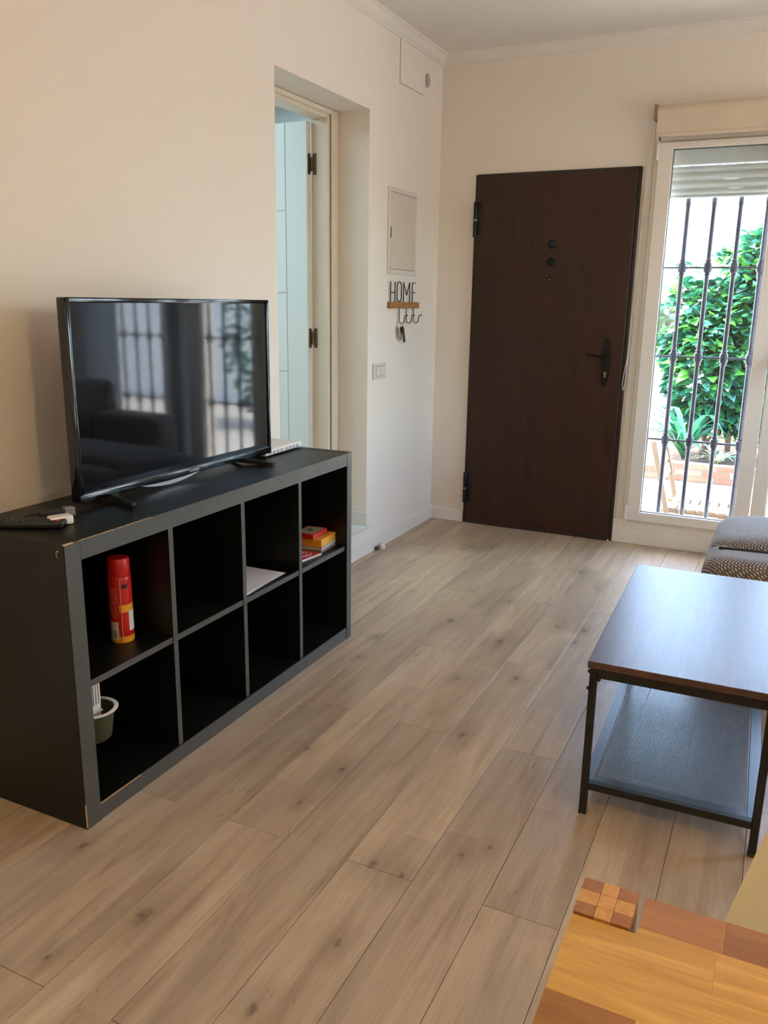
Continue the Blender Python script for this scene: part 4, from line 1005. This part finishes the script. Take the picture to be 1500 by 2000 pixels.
# leaves
m_lf = []
for nm, c in (('leaf_bright', (82, 150, 60)), ('leaf_mid', (42, 102, 66)), ('leaf_dark', (22, 70, 54)), ('leaf_bluish', (74, 134, 122))):
    t = NT(nm); t.p.inputs['Base Color'].default_value = (*ln(c), 1); t.p.inputs['Roughness'].default_value = 0.28; t.p.inputs['Specular IOR Level'].default_value = 0.6
    tr_ = t.new('ShaderNodeBsdfTranslucent'); tr_.inputs[0].default_value = (*ln(tuple(min(255, x * 1.25) for x in c)), 1)
    mx = t.new('ShaderNodeMixShader'); mx.inputs[0].default_value = 0.3; t.link(t.p.outputs[0], mx.inputs[1]); t.link(tr_.outputs[0], mx.inputs[2]); t.link(mx.outputs[0], t.out.inputs[0])
    m_lf.append(t.m)
def leaf_faces(L, Wd, droop=0.25, fold=0.18, n=4):
    """verts, faces of a pointed leaf along +x, folded at the midrib"""
    V, F = [], []
    for k in range(n + 1):
        u = k / n; w = Wd / 2 * math.sin(PI * (0.04 + 0.96 * u) ** 0.8) if 0 < u < 1 else 0.0
        z = -droop * L * u * u
        V += [(L * u, w, z + fold * w), (L * u, 0, z), (L * u, -w, z + fold * w)]
    for k in range(n):
        a = 3 * k
        F += [(a, a + 1, a + 4, a + 3), (a + 1, a + 2, a + 5, a + 4)]
    return V, F
def leaf_mesh(nm, L, Wd, m_, **kw):
    V, F = leaf_faces(L, Wd, **kw); me = bpy.data.meshes.new(nm); me.from_pydata(V, [], F); me.materials.append(m_)
    for p in me.polygons: p.use_smooth = True
    return me
LM = [leaf_mesh('leaf', L, Wd, m_lf[k]) for k, (L, Wd) in enumerate(((0.125, 0.085), (0.12, 0.075), (0.13, 0.080), (0.11, 0.078)))]
def shrub(lab, blobs, n_parts, n_stuff, loc, seed, group=None, stems=()):
    rn = random.Random(seed)
    s = thing('garden_shrub', lab, 'shrub', loc, group=group)
    V, F, MI = [], [], []
    base = [leaf_faces(L, Wd) for (L, Wd) in ((0.125, 0.085), (0.12, 0.075), (0.13, 0.080), (0.11, 0.078))]
    cam_p = Vector((2.0, -4.9, 1.37))
    for i in range(n_parts + n_stuff):
        c, r, w = rn.choices(blobs, weights=[q[2] for q in blobs])[0]
        d = Vector((rn.gauss(0, 1), rn.gauss(0, 1), rn.gauss(0, 1))).normalized()
        if i < n_parts: d.y = -abs(d.y)
        rad = rn.uniform(0.90, 1.05) if i < n_parts else rn.uniform(0.45, 1.0) ** 0.5
        p = Vector((c[0] + d.x * r[0] * rad, c[1] + d.y * r[1] * rad, c[2] + d.z * r[2] * rad))
        if p.z < GZ + 0.16: p.z = GZ + 0.16 + rn.uniform(0, .3)
        rot = Vector((d.x + rn.uniform(-.8, .8), d.y + rn.uniform(-.9, .5), d.z * .4 + rn.uniform(-.5, .5))).to_track_quat('X', 'Z').to_euler()
        rot.x += rn.uniform(-.7, .7)
        mi = rn.choices((0, 1, 2, 3), weights=(0.28 if d.z > 0 else 0.1, 0.34, 0.34, 0.16))[0]
        sc = rn.uniform(0.75, 1.3)
        if i < n_parts:
            o = bpy.data.objects.new('leaf', LM[mi]); COL.objects.link(o); o.parent = s
            o.location = p - Vector(loc); o.rotation_euler = rot; o.scale = (sc,) * 3
        else:
            Mx = Matrix.Translation(p - Vector(loc)) @ rot.to_matrix().to_4x4() @ Matrix.Scale(sc, 4)
            o0 = len(V); V += [tuple(Mx @ Vector(q)) for q in base[mi][0]]; F += [tuple(o0 + q for q in f) for f in base[mi][1]]; MI += [mi] * len(base[mi][1])
    me = bpy.data.meshes.new('foliage'); me.from_pydata(V, [], F)
    for m in m_lf: me.materials.append(m)
    me.polygons.foreach_set('material_index', MI)
    o = bpy.data.objects.new('foliage', me); COL.objects.link(o); o.parent = s; o['kind'] = 'stuff'
    for k, pts in enumerate(stems):
        MB().tube(pts, 0.030, 8, 0.012).build('stem', mat('brown_bark', (92, 70, 54), 0.9, var=0.3, vscale=30) if 'brown_bark' not in bpy.data.materials else bpy.data.materials['brown_bark'], s, smooth=True)
    return s
shrub('tall dense green shrub filling the window view behind the iron bars', [((1.85, 4.5, 1.05), (0.62, 0.45, 1.0), 3), ((1.35, 4.4, 0.75), (0.50, 0.40, 0.65), 2), ((1.75, 4.6, 1.75), (0.38, 0.35, 0.42), 1.2), ((1.10, 4.5, 1.15), (0.42, 0.3, 0.45), 0.9), ((1.30, 4.6, 1.62), (0.42, 0.3, 0.35), 0.22), ((1.9, 4.6, 0.5), (0.6, 0.4, 0.5), 1)], 290, 6500, (1.6, 4.45, GZ + 0.13), 3,
      stems=[[(1.55, 4.35, GZ + .1), (1.53, 4.36, 0.3), (1.6, 4.4, 0.9), (1.7, 4.5, 1.6)], [(1.35, 4.3, GZ + .1), (1.30, 4.3, 0.1), (1.40, 4.35, 0.5), (1.3, 4.4, 1.0)], [(1.25, 4.2, GZ + .1), (1.36, 4.2, 0.02), (1.5, 4.3, 0.2), (1.75, 4.4, 0.6)], [(1.95, 4.4, GZ + .1), (1.92, 4.4, 0.5), (2.0, 4.5, 1.3)]])
shrub('broad green shrub further right in the garden, beyond the sofa', [((3.5, 4.7, 0.9), (0.55, 0.5, 1.1), 2)], 0, 1300, (3.5, 4.7, GZ + 0.13), 9)
shrub('tall dark shrub at the far right end of the garden', [((5.0, 4.4, 1.3), (0.6, 0.5, 1.5), 1)], 0, 900, (5.0, 4.4, GZ + 0.13), 11)
# strap-leaved plant
def strap_plant(nm, lab, c, n, L, Wd, rise, mats, seed, spread=1.0):
    rn = random.Random(seed); s = thing(nm, lab, 'plant', c, local=True)
    for i in range(n):
        a = 2 * PI * i / n + rn.uniform(-.3, .3); l = L * rn.uniform(.7, 1.15); el = rise * rn.uniform(.6, 1.2)
        V, F = [], []; N2 = 7; dx, dy = math.cos(a), math.sin(a)
        for k in range(N2 + 1):
            u = k / N2; r = l * u * spread * (0.55 + 0.45 * u); z = 0.02 + el * l * math.sin(min(1.0, u) * PI * 0.72) ; w = Wd / 2 * math.sin(PI * (0.10 + 0.90 * u) ** 0.9) if u < 1 else 0.0006
            V += [(dx * r - dy * w, dy * r + dx * w, z + w * .2), (dx * r, dy * r, z), (dx * r + dy * w, dy * r - dx * w, z + w * .2)]
        for k in range(N2):
            q = 3 * k; F += [(q, q + 1, q + 4, q + 3), (q + 1, q + 2, q + 5, q + 4)]
        me = bpy.data.meshes.new('leaf'); me.from_pydata(V, [], F); me.materials.append(rn.choice(mats))
        for p in me.polygons: p.use_smooth = True
        o = bpy.data.objects.new('leaf', me); COL.objects.link(o); o.parent = s
    return s
strap_plant('leafy_plant', 'low plant with broad dark strap leaves left of the shrub stems', (1.16, 3.90, GZ + 0.14), 36, 0.62, 0.060, 0.72, [m_lf[1], m_lf[2], m_lf[3]], 4)
m_sp = mat('striped_grass_leaf', (136, 180, 140), 0.5); m_sp2 = mat('dry_grass_leaf', (196, 180, 150), 0.7)
strap_plant('spider_plant', 'spider plant clump spilling over the brick planter edge', (1.50, 3.74, GZ + 0.14), 34, 0.34, 0.016, 0.42, [m_lf[3], m_lf[1], m_sp, m_sp2], 6)
strap_plant('spider_plant', 'second narrower spider plant right of the first on the planter', (1.98, 3.76, GZ + 0.14), 30, 0.30, 0.016, 0.40, [m_lf[3], m_lf[1], m_sp], 8)
# wooden folding chair outside
m_teak = mat('sun_bleached_wood', (108, 92, 76), 0.7, var=0.08, vscale=15)
gc = thing('garden_chair', 'pale slatted wooden folding chair outside the window', 'chair', (1.6, 0.85, GZ))
SZ = 0.10
for k in range(7):
    x = 1.415 + k * 0.060
    MB().box(x, 0.62, SZ - 0.018, x + 0.047, 1.06, SZ, 0.003).build('seat_slat', m_teak, gc)
for y in (0.66, 0.98):
    MB().box(1.37, y, SZ - 0.045, 1.86, y + 0.03, SZ - 0.0185, 0.003).build('seat_rail', m_teak, gc)
for y in (0.60, 1.06):
    R = Matrix.Translation((1.40, y, 0.10)) @ Matrix.Rotation(-0.26, 4, 'Y')
    MB().box(-0.016, 0, -0.41, 0.016, 0.024, 0.44, 0.003, 1, R).build('back_post', m_teak, gc)
    R = Matrix.Translation((1.62, y + (0.026 if y < 1 else -0.026), -0.11)) @ Matrix.Rotation(0.95, 4, 'Y')
    MB().box(-0.016, 0, -0.33, 0.016, 0.022, 0.33, 0.003, 1, R).build('leg', m_teak, gc)
for k, zz_ in enumerate((0.18, 0.27, 0.36)):
    R = Matrix.Translation((1.40, 0.60, 0.10)) @ Matrix.Rotation(-0.26, 4, 'Y')
    MB().box(-0.008, 0.024, zz_ - 0.02, 0.008, 0.46, zz_ + 0.045, 0.003, 1, R).build('back_slat', m_teak, gc)
gt = thing('garden_table', 'white square garden table leg and top seen past the shrub', 'table', (2.05, 2.6, GZ))
MB().box(1.86, 2.45, 0.18, 2.4, 3.0, 0.21, 0.004).build('tabletop', m_teak, gt)
for x in (1.90, 2.36):
    for y in (2.49, 2.96): MB().box(x - .02, y - .02, GZ, x + .02, y + .02, 0.18, 0.003).build('leg', m_teak, gt)
